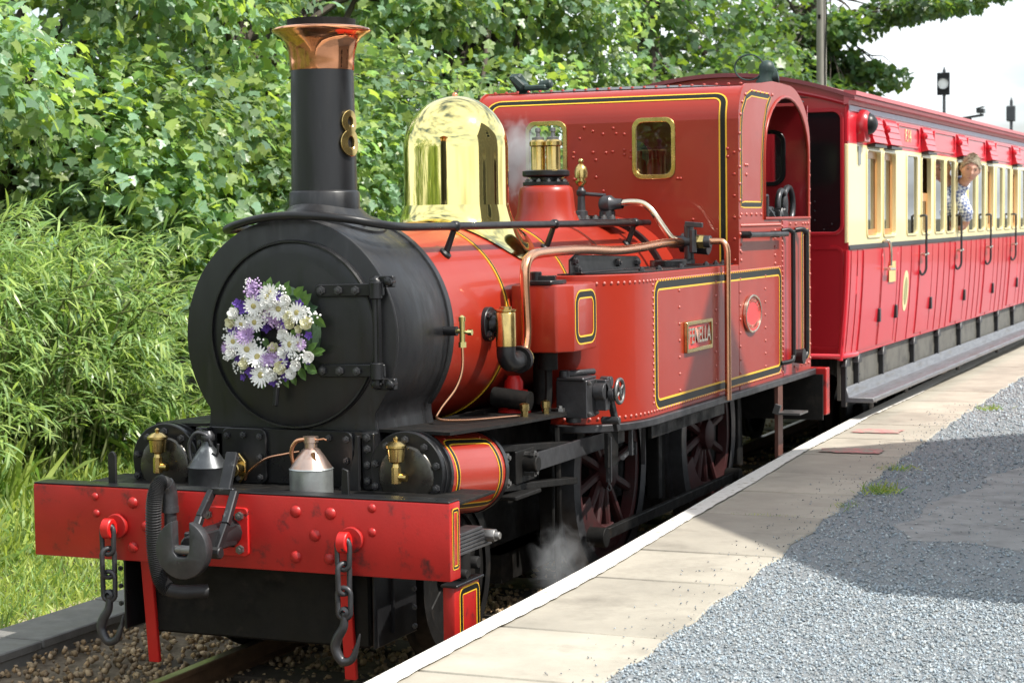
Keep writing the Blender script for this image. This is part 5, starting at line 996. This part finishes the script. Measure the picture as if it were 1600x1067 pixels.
# ballast stones
ico_v = np.array([(0, 0, 1), (.9, 0, .1), (-.3, .85, .15), (-.6, -.7, .1), (.35, .6, -.5), (.3, -.75, -.3), (0, 0, -.8), (-.85, .25, -.3)])
def hull_tris(v):
    bm = bmesh.new(); [bm.verts.new(p) for p in v]; r = bmesh.ops.convex_hull(bm, input=bm.verts); bm.verts.index_update(); bmesh.ops.triangulate(bm, faces=bm.faces); bmesh.ops.recalc_face_normals(bm, faces=bm.faces); f = [tuple(q.index for q in fc.verts) for fc in bm.faces]; vv = [tuple(q.co) for q in bm.verts]; bm.free(); return vv, f
hv_, hf2 = hull_tris(ico_v)
def rand_dirs(n): d = rng.normal(size=(n, 3)); return d/np.linalg.norm(d, axis=1, keepdims=True)
ov_, of_ = hull_tris([(1, 0, .1), (-.9, .2, -.1), (.1, .85, 0), (0, -.8, .15), (.1, .1, .6), (-.1, 0, -.6)])
def stones(name, pos, sc, cols, m, flat=None):
    n = len(pos); t = cols[rng.integers(0, len(cols), n)]*rng.uniform(.65, 1.25, (n, 1)); za = rand_dirs(n)
    if flat: za[:, 2] = np.abs(za[:, 2])+flat
    return tag(leafcloud(name, np.array(ov_ if flat else hv_)*np.array([1, .8, .7]), of_ if flat else hf2, pos, rand_dirs(n), za, sc, t, m), kind='stuff')
n = 11000; bx_ = rng.uniform(-1.32, 1.15, n); by_ = np.concatenate([rng.uniform(-2.5, 3, n*2//3), rng.uniform(3, 12, n-n*2//3)])
keep = (np.abs(np.abs(bx_)-.457) > .06); bx_, by_ = bx_[keep], by_[keep]
stones('ballast', np.stack([bx_, by_, np.interp(bx_, [q[0] for q in TBX], [q[1] for q in TBX])+.02+.015*np.abs(np.sin(by_*4))+rng.uniform(-.015, .012, len(bx_))], 1), rng.uniform(.011, .028, len(bx_)), np.array([(1, .95, .85), (.8, .72, .6), (1.15, 1.0, .8), (.6, .55, .5), (1.2, 1.15, 1.1)]), BALL)
# cable trough with lift-off covers
tr = tag(MB().box(-1.66, -1.34, -10, 30, -.16, .0).build('cable_trough', CONC2, None), 'long concrete cable trough in the ballast beside the track', 'cable trough')
for k in range(26):
    y = -6+.92*k; dz = random.uniform(0, .008)
    MB().box(-1.68+random.uniform(-.01, .01), -1.32+random.uniform(-.01, .01), y+.008, y+.912, .002, .045+dz).build('trough_cover', CONC2, tr, bevel=.006)
sheet('cess_path', -2.15, -1.64, -12, 40, -.09, SAND)
# platform
PZ = .45
def edge(y):   # front edge of the gently curved platform
    ys = [-14, -3, -1, 1.5, 3, 5, 7, 11, 19, 40]; xs = [1.44, 1.335, 1.29, 1.235, 1.13, 1.04, .955, .875, .76, .70]
    return float(np.interp(y, ys, xs))
def edge_s(y): return sum(edge(y+d) for d in (-1.2, -.6, 0, .6, 1.2))/5
ys = np.arange(-14, 40.01, .5)
mb = MB(); e0 = [edge_s(y) for y in ys]
mb.add([(e0[i]+.03, y, -.2) for i, y in enumerate(ys)]+[(e0[i]+.03, y, PZ-.10) for i, y in enumerate(ys)]+[(40, y, PZ-.10) for y in ys], [(i, i+1, len(ys)+i+1, len(ys)+i) for i in range(len(ys)-1)]+[(len(ys)+i, len(ys)+i+1, 2*len(ys)+i+1, 2*len(ys)+i) for i in range(len(ys)-1)])
plat = tag(mb.build('platform', WALLC, None, smooth=0), kind='structure')
joints = [-14]+[-13+.92*k for k in range(13)]+[-1.05, -.28, .80, 1.52, 2.70, 3.56, 4.40]+[4.40+.95*k for k in range(1, 36)]
joints = sorted(set(round(j, 2) for j in joints)); SW = .76
for a, b in zip(joints[:-1], joints[1:]):
    if b-a < .3: continue
    g = .008; m = MB(); yy = np.linspace(a+g, b-g, 4); dz = random.uniform(-.004, .003); sk_ = .0
    P = [(edge_s(y), y) for y in yy]+[(edge_s(y)+SW+.02*math.sin(y*9), y) for y in yy[::-1]]
    m.prism(P, mxy(PZ-.09+dz), 0, .09); m.build('paving_slab', CONC, plat, bevel=.007)
# painted white line along the edge, with a ragged inner margin
mb = MB(); yl = np.arange(-14, 40, .06); vs = []
for y in yl:
    e = edge_s(y); w = (.108+.008*math.sin(y*2.1)+random.uniform(-.005, .005))*(1 if y < 8 else 1.25); vs += [(e-.001, y, PZ-.05), (e-.0015, y, PZ+.004), (e+.004, y, PZ+.0075), (e+w, y, PZ+.007)]
mb.add(vs, [(4*i+k, 4*i+k+1, 4*i+5+k, 4*i+4+k) for i in range(len(yl)-1) for k in range(3)]); mb.build('white_edge_line', EDGEW, plat, smooth=0, recalc=False)
# gravel
mb = MB(); mb.add([(edge_s(y)+SW-.03, y, PZ-.012) for y in ys]+[(900, y, PZ-.012) for y in ys], [(i, i+1, len(ys)+i+1, len(ys)+i) for i in range(len(ys)-1)]); gravel = tag(mb.build('gravel_surface', GRAV, None, smooth=0), kind='structure')
N = 160000; gxx = []; 
yy_ = np.concatenate([rng.uniform(-3.2, 1.0, N*6//10), 1+rng.random(N-N*6//10)**1.4*17]); off = rng.uniform(0, 1, N)**1.0*2.9
xx_ = np.array([edge_s(y) for y in np.arange(-4, 19, .05)])[np.clip(((yy_+4)/.05).astype(int), 0, 459)]+SW-.015+off+rng.normal(0, .012, N)
# bare worn patch further along the platform
PATCH = [(2.27, 2.6), (2.33, 3.3), (2.42, 4.0), (2.56, 5.4), (3.0, 6.6), (4.5, 6.6), (4.5, 2.2), (3.0, 2.1), (2.5, 2.25)]
PATCH = [(x+.05*math.sin(7*i)+.03*math.sin(3.1*i), y+.06*math.cos(5*i)) for i, (x, y) in enumerate(dens(PATCH, .12))]
pa = np.array(PATCH); patch = np.zeros(N, bool)
for (x1, y1), (x2, y2) in zip(PATCH, PATCH[1:]+PATCH[:1]):
    c_ = ((y1 > yy_) != (y2 > yy_)); c_[c_] &= xx_[c_] < (x2-x1)*(yy_[c_]-y1)/(y2-y1)+x1; patch ^= c_
MB().add([(x, y, PZ-.0105) for x, y in PATCH], [tuple(range(len(PATCH)))]).build('bare_tarmac', mat('bare_tarmac', (.235, .235, .23), .9, var=.25, vs=6, bump=.5, bs=120, col2=(.12, .12, .12), m2=.52, s2=5, w2=.2), gravel, smooth=0)
k = ~(patch & (rng.random(N) < .86)); worn = np.sin(xx_*3.1+yy_*.9)+np.sin(yy_*2.3-xx_*1.7) < -1.25; k &= ~(worn & (rng.random(N) < .35)); xx_, yy_ = xx_[k], yy_[k]
stones('gravel_chips', np.stack([xx_, yy_, np.full(len(xx_), PZ-.009)+rng.uniform(-.004, .004, len(xx_))], 1), rng.gamma(5, .00132, len(xx_)).clip(.0035, .016)*(1+.07*np.clip(yy_, 0, 20)), np.array([(.88, .96, 1.0), (1, 1.02, 1.02), (.75, .81, .86), (1.15, 1.16, 1.12), (1.0, .95, .88), (.85, .9, .9)]), CHIP, 1.0)
n = 520; ly = rng.uniform(-1.8, 9, n); lx = np.array([edge_s(y) for y in ly])+rng.uniform(.1, 1.0, n)**.25*.78
stones('loose_chips', np.stack([lx, ly, np.full(n, PZ+.004)], 1), rng.uniform(.003, .008, n), np.array([(.45, .48, .5), (.9, .9, .9), (.6, .55, .5)]), CHIP, 1.0)
for y, w in ((5.55, .42), (6.75, .34)):
    P = [(a+random.uniform(-.018, .018), b+random.uniform(-.022, .022)) for a, b in dens(rrect(edge_s(y)+.18, edge_s(y)+.18+w, y-.12, y+.12, .05, 3), .03)]; MB().add([(a, b, PZ+.005) for a, b in P], [tuple(range(len(P)))]).build('red_paint_mark', PINK, plat, smooth=0)
# grass blades template
gt = np.array([(0, -.05, 0), (0, .05, 0), (.45, -.04, .06), (.45, .04, .06), (.85, -.02, .22), (1.0, 0, .36)]); gf = [(0, 2, 1), (1, 2, 3), (2, 4, 3), (3, 4, 5), (2, 4, 3)][:4]
def blades(name, pos, h, tint, m, parent=None, lean=.5):
    n = len(pos); xa = np.stack([rng.normal(0, lean, n), rng.normal(0, lean, n), np.ones(n)], 1); za = np.stack([rng.normal(size=n), rng.normal(size=n), np.zeros(n)], 1)+1e-4
    return leafcloud(name, gt, gf, pos, xa, za, h, tint, m, parent)
def tints(n, cols, v=.25): c = np.array(cols)[rng.integers(0, len(cols), n)]; return c*rng.uniform(1-v, 1+v, (n, 1))
n = 52000; px_ = -1.95-rng.random(n)**1.5*4.2; py_ = rng.uniform(-2.5, 9, n); kk = rng.random(n) < np.clip((-px_-1.75)/.5, .12, 1); px_, py_ = px_[kk], py_[kk]
pz_ = np.array([gz(a, b) for a, b in zip(px_, py_)])
tag(blades('grass', np.stack([px_, py_, pz_], 1), rng.uniform(.05, .17, len(px_))*(1+.9*(px_ < -3.0)), tints(len(px_), [(1, 1, 1), (1.25, 1.15, .8), (.8, .95, .8), (1.5, 1.3, .9)]), GRS, lean=.7), kind='stuff')
# weeds on the platform
wl_ = [((1.98, 3.75), 'large green weed tuft with yellow tips growing at the slab and gravel join', 130, .075), ((1.93, 3.15), 'small sparse weed tuft at the slab corner just in front of the largest weed', 40, .04), ((1.88, 4.75), 'pale yellow weed patch at the gravel edge near the red paint marks', 70, .05), ((1.83, 8.6), 'far yellow green weed clump where the sunlit slabs meet the gravel', 90, .06), ((1.58, 2.72), 'thin yellow moss line in a joint between two shaded slabs', 60, .02)]
for (x, y), lb, k, h in wl_:
    t = thing('weed', (x, y, PZ), lb, 'weed', 'weeds on the platform'); px = np.stack([x+rng.normal(0, .05, k), y+rng.normal(0, .06 if h > .03 else .012, k), np.full(k, PZ-.005)], 1)
    if h <= .03: px[:, 0] = x+rng.normal(0, .09, k)
    blades('weed_leaves', px, rng.uniform(.4, 1.1, k)*h, tints(k, [(1, 1, 1), (1.5, 1.2, .6), (.6, .9, .6)]), GRS, t, .9)
# ================================================================== VEGETATION
syc_o = [(0, 0), (.10, .16), (.02, .46), (.30, .30), (.48, .52), (.58, .26), (1.0, 0)]
st = [(0, 0, 0)]; half = [(-.04, .40, -.08), (.18, .40, -.02), (.30, .35, .02), (.48, .55, -.05), (.62, .40, -.02), (.68, .25, .0), (1.0, 0, -.12)]
tv = [(.28, 0, -.05)]+[(0, 0, 0)]+half+[(a, -b, c) for a, b, c in half[:-1][::-1]]
SYV = np.array(tv); SYF = np.array([(0, i, i+1) for i in range(1, len(tv)-1)]+[(0, len(tv)-1, 1)])
lo_ = [(-.02, .40, -.06), (.30, .36, .0), (.50, .52, -.05), (.70, .24, 0), (1.0, 0, -.1)]; LOV = np.array([(.28, 0, -.05), (0, 0, 0)]+lo_+[(a, -b, c) for a, b, c in lo_[:-1][::-1]]); LOF = np.array([(0, i, i+1) for i in range(1, len(LOV)-1)]+[(0, len(LOV)-1, 1)])
QV = np.array([(0, 0, 0), (.4, .42, -.04), (.45, 0, .03), (.4, -.42, -.04), (1, 0, -.1)]); QF = np.array([(0, 2, 1), (0, 3, 2), (1, 2, 4), (2, 3, 4)])
WLV = np.array([(0, 0, 0), (.3, .052, .02), (.3, -.052, .02), (.65, .045, -.03), (.65, -.045, -.03), (1, 0, -.16)]); WLF = np.array([(0, 2, 1), (1, 2, 3), (2, 4, 3), (3, 4, 5)])
def crown_points(clumps, n, shell=.32):
    """leaf points scattered through the outer part of ellipsoid clumps: (centre, radii, weight)"""
    w = np.array([c[2] if len(c) > 2 else c[1][0]*c[1][2] for c in clumps]); idx = rng.choice(len(clumps), n, p=w/w.sum()); d = rand_dirs(n)
    rad = 1-np.abs(rng.normal(0, shell, n)); rad = np.clip(rad, .15, 1.12); c = np.array([q[0] for q in clumps])[idx]; r = np.array([q[1] for q in clumps])[idx]
    return c+d*r*rad[:, None], d/r
def leafy_tree(name, loc, clumps, n, size, label, group, mcol, cat='tree', twigs=60, singles=0, trunk_r=.16, trunk_h=3, cols=None, leafname='foliage', tmpl=None, limb=.36, limb_lo=.35):
    t = thing(name, loc, label, cat, group); L = V(loc); cols = cols or [(1, 1, 1), (1.12, 1.08, .8), (.8, .95, 1.1), (1.35, 1.25, .7), (1.05, 1.2, 1.45), (.7, .82, .8)]  # pale bluish tint paints sky reflection onto some of the leaves
    # trunk and limbs
    top = L+V((random.uniform(-.2, .2), random.uniform(-.2, .2), trunk_h)); bm_ = MB(); bm_.tube(smooth_path([L-V((0, 0, .3)), L+V((.05, -.03, trunk_h*.4)), top], 6), [trunk_r*(1-.5*i/12) for i in range(13)], 10); bm_.build('trunk', BARK, t, smooth=60)
    lb = MB()
    for c in clumps:
        q = V(c[0]); s0 = L+(top-L)*random.uniform(limb_lo, 1.0); mid = (s0+q)/2+V((random.uniform(-.2, .2), random.uniform(-.2, .2), random.uniform(0, .35)))
        p = smooth_path([s0, mid, q], 5); lb.tube(p, [trunk_r*limb*(1-.85*i/(len(p)-1))+.006 for i in range(len(p))], 6)
        for k in range(max(1, twigs//len(clumps))):
            d = V(rand_dirs(1)[0]); e = q+V((d.x*c[1][0], d.y*c[1][1], d.z*c[1][2]))*.92; st_ = p[random.randrange(len(p)//2, len(p))]; mm = (st_+e)/2+V((0, 0, random.uniform(0, .15)))
            lb.tube([st_, mm, e], [.016, .010, .005], 5)
    lb.build('branches', BARK, t, smooth=60)
    tv_, tf_ = tmpl or (SYV, SYF)
    def orient(pos, d, n):
        out = d/np.linalg.norm(d, axis=1, keepdims=True); za = out*.55+np.array([0.18, 0, .62])+rng.normal(0, .34, (n, 3)); xa = out*.8+np.array([0, 0, -.45])+rng.normal(0, .55, (n, 3)); return xa, za
    pos, d = crown_points(clumps, n); xa, za = orient(pos, d, n); tint = tints(n, cols, .22)*(1+.22*np.sin(pos[:, 0:1]*2.3+pos[:, 1:2]*1.7+pos[:, 2:3]*2.9))
    pass; fo_ = tag(leafcloud(leafname, tv_, tf_, pos, xa, za, size*rng.uniform(.4, 1.2, n), tint, mcol, t), kind='stuff')
    if singles:     # the large leaves that face the track are leaves of their own
        pos, d = crown_points(clumps, singles*7, .05); od = d/np.linalg.norm(d, axis=1, keepdims=True); sel = np.argsort(-(od @ np.array([.75, -.6, .25]))+rng.normal(0, .25, len(od)))[:singles]
        pos, d = pos[sel]+od[sel]*.05, d[sel]; xa, za = orient(pos, d, len(sel)); mes = []
        for c in cols:
            m0 = bpy.data.meshes.new('leaf'); m0.from_pydata([tuple(q) for q in SYV], [], [tuple(f) for f in SYF]); m0.materials.append(mcol); setup_tint(m0, [min(2, x*1.1) for x in c]); mes.append(m0)
        for i in range(len(sel)):
            x = V(xa[i]).normalized(); z = V(za[i]); y = z.cross(x).normalized(); z = x.cross(y); o = bpy.data.objects.new('leaf', mes[i % len(mes)]); C.objects.link(o); adopt(o, t)
            o.rotation_euler = Matrix((x, y, z)).transposed().to_euler(); o.location = V(pos[i]); sc_ = size*random.uniform(.95, 1.4); o.scale = (sc_,)*3
    return t
def clumps_along(x0, y0, y1, z0, z1, n, r, dx=.5, slope=.0):
    out = []
    for k in range(n):
        z = random.uniform(z0, z1); y = random.uniform(y0, y1); f = random.uniform(.7, 1.3); out.append(((x0+random.uniform(-dx, dx)-slope*(z-2)**2, y, z), (r*f, r*f*random.uniform(.9, 1.3), r*f*random.uniform(.55, .8))))
    return out
random.seed(5)
leafy_tree('sycamore_tree', (-6.3, 6.2, .1), clumps_along(-5.3, 3.6, 8.3, .9, 6.2, 34, .85, .55, .06), 21000, .118, 'dense sycamore rising directly above and behind the willow bush', 'sycamores beside the track', SYC, singles=190, trunk_r=.15, trunk_h=4)
leafy_tree('sycamore_tree', (-6.0, 10.6, .1), clumps_along(-4.9, 8.2, 12.8, .7, 6.4, 34, .85, .55, .05), 21000, .118, 'leafy sycamore rising behind the copper topped chimney', 'sycamores beside the track', SYC, singles=190, trunk_r=.15, trunk_h=4)
leafy_tree('sycamore_tree', (-5.6, 15.4, .1), clumps_along(-4.7, 12.6, 17.6, .8, 6.8, 32, .9, .6, .05), 18000, .122, 'bright sycamore standing behind the brass dome and the left cab window', 'sycamores beside the track', SYC, singles=120, trunk_r=.15, trunk_h=5)
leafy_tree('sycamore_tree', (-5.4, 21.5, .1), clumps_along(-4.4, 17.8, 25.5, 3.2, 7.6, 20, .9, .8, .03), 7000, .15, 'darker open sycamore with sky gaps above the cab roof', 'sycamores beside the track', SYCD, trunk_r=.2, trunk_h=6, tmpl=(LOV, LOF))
big = [((-6.3+random.uniform(-1.8, 1.35), 30+random.uniform(-3, 3), random.uniform(3.4, 7.4)), (1.05*random.uniform(.7, 1.15),)*2+(.62,)) for k in range(24)]
for k in range(7): big.append(((-4.7+.50*k, 31+random.uniform(-1, 1), 5.75+.10*k+random.uniform(-.2, .35)), (.62-.035*k, .8, .33-.022*k), (.62-.05*k)))
for k in range(5): big.append(((-5.0+.36*k, 30.5+random.uniform(-.6, .6), 5.1-.10*k+random.uniform(-.1, .1)), (.55-.05*k, .7, .30-.025*k), .42-.05*k))
for k in range(3): big.append(((-4.6+.32*k, 30+random.uniform(-.6, .6), 4.5-.09*k), (.42-.06*k, .5, .17), .16))
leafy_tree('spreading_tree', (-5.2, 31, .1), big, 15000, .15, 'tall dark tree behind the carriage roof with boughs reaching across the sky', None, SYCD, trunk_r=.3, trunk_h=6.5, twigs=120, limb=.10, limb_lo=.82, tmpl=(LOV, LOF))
for x, y, lb in ((-9.5, 9, 'deep green background tree behind the left half of the sycamore hedge'), (-9.0, 17, 'deep green background tree seen between the chimney and dome sycamores')):
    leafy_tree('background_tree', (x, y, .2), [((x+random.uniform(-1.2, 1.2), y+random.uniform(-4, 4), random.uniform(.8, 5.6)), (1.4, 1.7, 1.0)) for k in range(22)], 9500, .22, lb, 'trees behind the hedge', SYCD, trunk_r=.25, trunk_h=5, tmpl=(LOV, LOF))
# willow-like bush: arching shoots with narrow leaves
bush = thing('willow_bush', (-4.5, 4.2, .1), 'bushy yellow green willow with narrow arching leaves beside the grass strip', 'bush')
sh_ = MB(); LP_, LX_, LZ_ = [], [], []
for k in range(820):
    bx0 = V((-4.6+random.uniform(-.9, .5), random.uniform(2.2, 5.9), .1)); az = random.uniform(0, 6.28); h = random.uniform(.5, 2.45)*(1-.28*abs(bx0.y-3.9)/2); out = random.uniform(.35, 1.15)
    o1 = bx0+V((math.cos(az)*out*.35+.1, math.sin(az)*out*.35, h*.75)); tip = bx0+V((math.cos(az)*out+.25, math.sin(az)*out, h*random.uniform(.8, 1.02)))
    p = smooth_path([bx0, o1, o1*.4+tip*.6+V((0, 0, .12)), tip], 4); 
    if k % 3 == 0: sh_.tube(p, [.010*(1-.8*i/(len(p)-1))+.002 for i in range(len(p))], 4)
    for i in range(4, len(p)):
        for j in range(3):
            d = (p[min(i+1, len(p)-1)]-p[i-1]).normalized(); LP_.append(p[i]+V((random.uniform(-.03, .03),)*3)); a = V(rand_dirs(1)[0]); LX_.append(d*.7+a*.65+V((.1, 0, .05))); LZ_.append(V((random.uniform(-.3, .5), random.uniform(-.5, .3), 1)))
sh_.build('shoots', mat('green_shoot', (.10, .12, .04), .7), bush, smooth=60)
LP_ = np.array(LP_); n = len(LP_)
tag(leafcloud('narrow_leaves', WLV, WLF, LP_, np.array(LX_), np.array(LZ_), rng.uniform(.10, .21, n), tints(n, [(1, 1, 1), (1.12, 1.08, .9), (.9, 1.0, 1.1), (1.3, 1.22, .95), (.72, .82, .8), (.5, .62, .5)], .2), WIL, bush), kind='stuff')
# pale flower heads of a shrub at the foot of the sycamores and strap-leaved clumps
for (x, y, z), lb, k, h in (((-4.35, 1.75, .1), 'large clump of long strap leaves at the left edge of the grass strip', 150, .62), ((-3.95, 3.5, .1), 'smaller clump of dry tipped strap leaves behind the buffer beam', 110, .5), ((-3.7, 5.2, .1), 'shaded clump of strap leaves under the sycamore beside the left cylinder', 110, .5)):
    t = thing('strap_leaf_plant', (x, y, z), lb, 'plant', 'strap leaved plants at the edge of the grass'); n = k; pos = np.stack([x+rng.normal(0, .14, n), y+rng.normal(0, .18, n), np.full(n, z)], 1)
    blades('strap_leaves', pos, rng.uniform(.5, 1.15, n)*h, tints(n, [(1, 1, .8), (1.3, 1.2, .8), (.7, .9, .7)]), GRS, t, .45)
# low undergrowth
und = [((-4.3+random.uniform(-.4, .3), random.uniform(4.5, 20), .25), (.55, .6, .38)) for k in range(46)]
pos, d = crown_points(und, 9000); n = len(pos)
tag(leafcloud('undergrowth', LOV, LOF, pos, d+rng.normal(0, .8, d.shape), d*.4+np.array([.2, 0, .8])+rng.normal(0, .3, d.shape), rng.uniform(.05, .13, n), tints(n, [(1, 1, 1), (.7, .85, .8), (1.3, 1.2, .8)]), SYCD), kind='stuff')
# the lineside growth goes on past the left edge of the view; it and an added wood, both unseen, darken front-facing surfaces
for nm, cl, n, s_ in (('hedge', [((-5.6+random.uniform(-.5, .5), random.uniform(-16, 1.2), random.uniform(.4, 4.6)), (.9, 1.3, .8)) for k in range(40)], 7000, .22), ('added_far_wood', [((random.uniform(-26, 3), -34+random.uniform(-3, 3), random.uniform(.5, 7)), (2.4, 2.4, 1.8)) for k in range(46)], 7000, .6)):
    pos, d = crown_points(cl, n); tag(leafcloud(nm, QV, QF, pos, d+rng.normal(0, .6, d.shape), d*.5+np.array([.2, 0, .6])+rng.normal(0, .3, d.shape), s_*rng.uniform(.6, 1.2, n), tints(n, [(1, 1, 1), (.8, .9, .8), (1.2, 1.1, .8)]), SYC), kind='stuff')
# ================================================================== BACKGROUND OBJECTS
pol = thing('telegraph_pole', (-2.82, 22, 0), 'weathered grey timber telegraph pole with a cable, standing behind the carriage roof', 'telegraph pole')
MB().cyl((-2.82, 22, -.3), (-2.8, 22, 8.5), .085, .07, 16).build('pole', POLE, pol); MB().tube([(-2.745, 21.98, -.2), (-2.74, 21.95, 4.4), (-2.72, 21.95, 5.0), (-2.735, 21.95, 8.4)], .012, 6).box(-2.84, -2.80, 21.9, 21.93, 5.0, 5.06).build('cable', DIRT, pol)
for x, y, z, w, lb, lens in ((-4.2, 40, 5.14, .20, 'signal post with a square black box and round white lens', 1), (-3.2, 44, 4.58, .2, 'grey signal post seen edge on without a visible lens', 0)):
    t = thing('signal_post', (x, y, 0), lb+', far behind the carriage', 'signal', None)
    MB().cyl((x, y, -.2), (x, y, z+.34), .045, .04, 10).cyl((x, y, z+.34), (x, y, z+.42), .03, .01, 8).build('post', GREYM, t); hd = MB().box(x-.15 if lens else x-.11, x+.15 if lens else x+.11, y-.14, y-.06, z-.27*(1 if lens else .7), z+.27*(1 if lens else .7)).box(x-.1, x+.1, y-.06, y+.06, z-.2, z+.2).build('signal_box', BLK if lens else GREYM, t, bevel=.01)
    if lens: MB().lathe([(0, .02), (.125, .02), (.13, 0)], (x, y-.14, z), (0, -1, 0), 28).build('lens', LAMPW, t); MB().lathe([(.13, 0), (.142, 0), (.142, .05), (.13, .05), (.13, 0)], (x, y-.14, z), (0, -1, 0), 28).build('lens_rim', GREYM, t)
t = thing('camera_arm', (-1.5, 34, 0), 'dark horizontal pole arm carrying a small floodlight beyond the carriage roof', 'lamp bracket')
ax_ = [(-2.55, 34.0, 4.24), (-1.55, 34.0, 4.30)]
MB().cyl((-3.4, 34, -.2), (-3.4, 34, 4.0), .06).bar((-3.4, 34, 3.93), (-2.3, 34, 4.07), .04, .05).bar((-2.8, 34, 3.97), (-2.55, 34, 4.0), .05, .06).build('arm', GREYM, t); MB().box(-2.44, -2.28, 33.9, 34.1, 4.11, 4.20).bar((-2.36, 34, 4.05), (-2.36, 34, 4.13), .03, .03).bar((-2.45, 33.95, 4.20), (-2.28, 33.95, 4.24), .15, .02).build('floodlight', GREYM, t, bevel=.01)
# station house whose gable end throws its shadow over the platform and shows in the carriage windows
hs = thing('station_house', (6, 4.43, PZ), 'grey stone station house with a steep slate gable facing the platform', 'building')
HX, HY0, HY1, HE, HA = 6.0, .70, 7.15, 5.0, 8.50; HM = (HY0+HY1)/2
gw = [(HY0, PZ-.3), (HY1, PZ-.3), (HY1, HE), (HM, HA), (HY0, HE)]
HW = [(1.6, 2.6, 1.3, 2.9), (5.2, 6.2, 1.3, 2.9), (3.4, 4.5, 4.3, 5.7)]
wl2 = sheet_with_holes('gable_wall', gw, [[(a, c), (b, c), (b, d2), (a, d2)] for a, b, c, d2 in HW], lambda a, b, t: V((HX+t, a, b)), 0, .4, STONE, hs)
MB().box(HX+.4, 15, HY0+.01, HY0+.4, PZ-.3, HE-.05).box(HX+.4, 15, HY1-.4, HY1-.01, PZ-.3, HE-.05).box(14.8, 15.2, HY0, HY1, PZ-.3, HE).build('wall', STONE, hs)
MB().add([(HX+.05, HY0-.0, HE), (15.2, HY0, HE), (15.2, HM, HA), (HX+.05, HM, HA), (HX+.05, HY1, HE), (15.2, HY1, HE)], [(0, 1, 2, 3), (3, 2, 5, 4)]).build('roof', SLATE, hs, smooth=0)
for a, b, c, d2 in HW:
    f = MB().ring(rrect(a, b, c, d2, .01, 1), rrect(a+.08, b-.08, c+.08, d2-.08, .01, 1), lambda u, v, t: V((HX+t, u, v)), .12, .2).box(HX+.13, HX+.19, a, b, (c+d2)/2-.03, (c+d2)/2+.03).build('window', PANEW, hs); MB().box(HX+.15, HX+.16, a, b, c, d2).build('pane', GLASSD, f)
# steam
def steam(c, r, dens_, lb):
    m = bpy.data.materials.new('steam'); m.use_nodes = True; n, l = m.node_tree.nodes, m.node_tree.links; n.clear(); o = n.new('ShaderNodeOutputMaterial'); v = n.new('ShaderNodeVolumePrincipled'); v.inputs['Color'].default_value = (.95, .96, .97, 1); v.inputs['Anisotropy'].default_value = .2
    t = n.new('ShaderNodeTexCoord'); k = n.new('ShaderNodeTexNoise'); k.inputs['Scale'].default_value = 2.2/r; k.inputs['Detail'].default_value = 6; k.inputs['Distortion'].default_value = 1.2; l.new(t.outputs['Object'], k.inputs['Vector'])
    ln = n.new('ShaderNodeVectorMath'); ln.operation = 'LENGTH'; sc_ = n.new('ShaderNodeVectorMath'); sc_.operation = 'SCALE'; sc_.inputs['Scale'].default_value = 1/r; l.new(t.outputs['Object'], sc_.inputs[0]); l.new(sc_.outputs[0], ln.inputs[0])
    a = n.new('ShaderNodeMath'); a.operation = 'SUBTRACT'; l.new(k.outputs['Fac'], a.inputs[0]); b = n.new('ShaderNodeMath'); b.operation = 'MULTIPLY'; b.inputs[1].default_value = .72; l.new(ln.outputs['Value'], b.inputs[0]); l.new(b.outputs[0], a.inputs[1])
    d = n.new('ShaderNodeMath'); d.operation = 'MULTIPLY'; d.inputs[1].default_value = dens_*1.5; d.use_clamp = False; l.new(a.outputs[0], d.inputs[0]); e = n.new('ShaderNodeMath'); e.operation = 'MAXIMUM'; e.inputs[1].default_value = 0; l.new(d.outputs[0], e.inputs[0]); l.new(e.outputs[0], v.inputs['Density']); l.new(v.outputs[0], o.inputs['Volume'])
    ob = MB().lathe([(r*math.sin(R(q)), -r*math.cos(R(q))) for q in range(0, 181, 15)], (0, 0, 0), (0, 0, 1), 16).build('steam', m, None); ob.location = c; ob.scale = (1, 1, 1.35); tag(ob, kind='stuff'); return ob
steam((-.42, 4.2, 2.40), .27, 12, ''); steam((1.02, 1.2, .42), .2, 5, '')
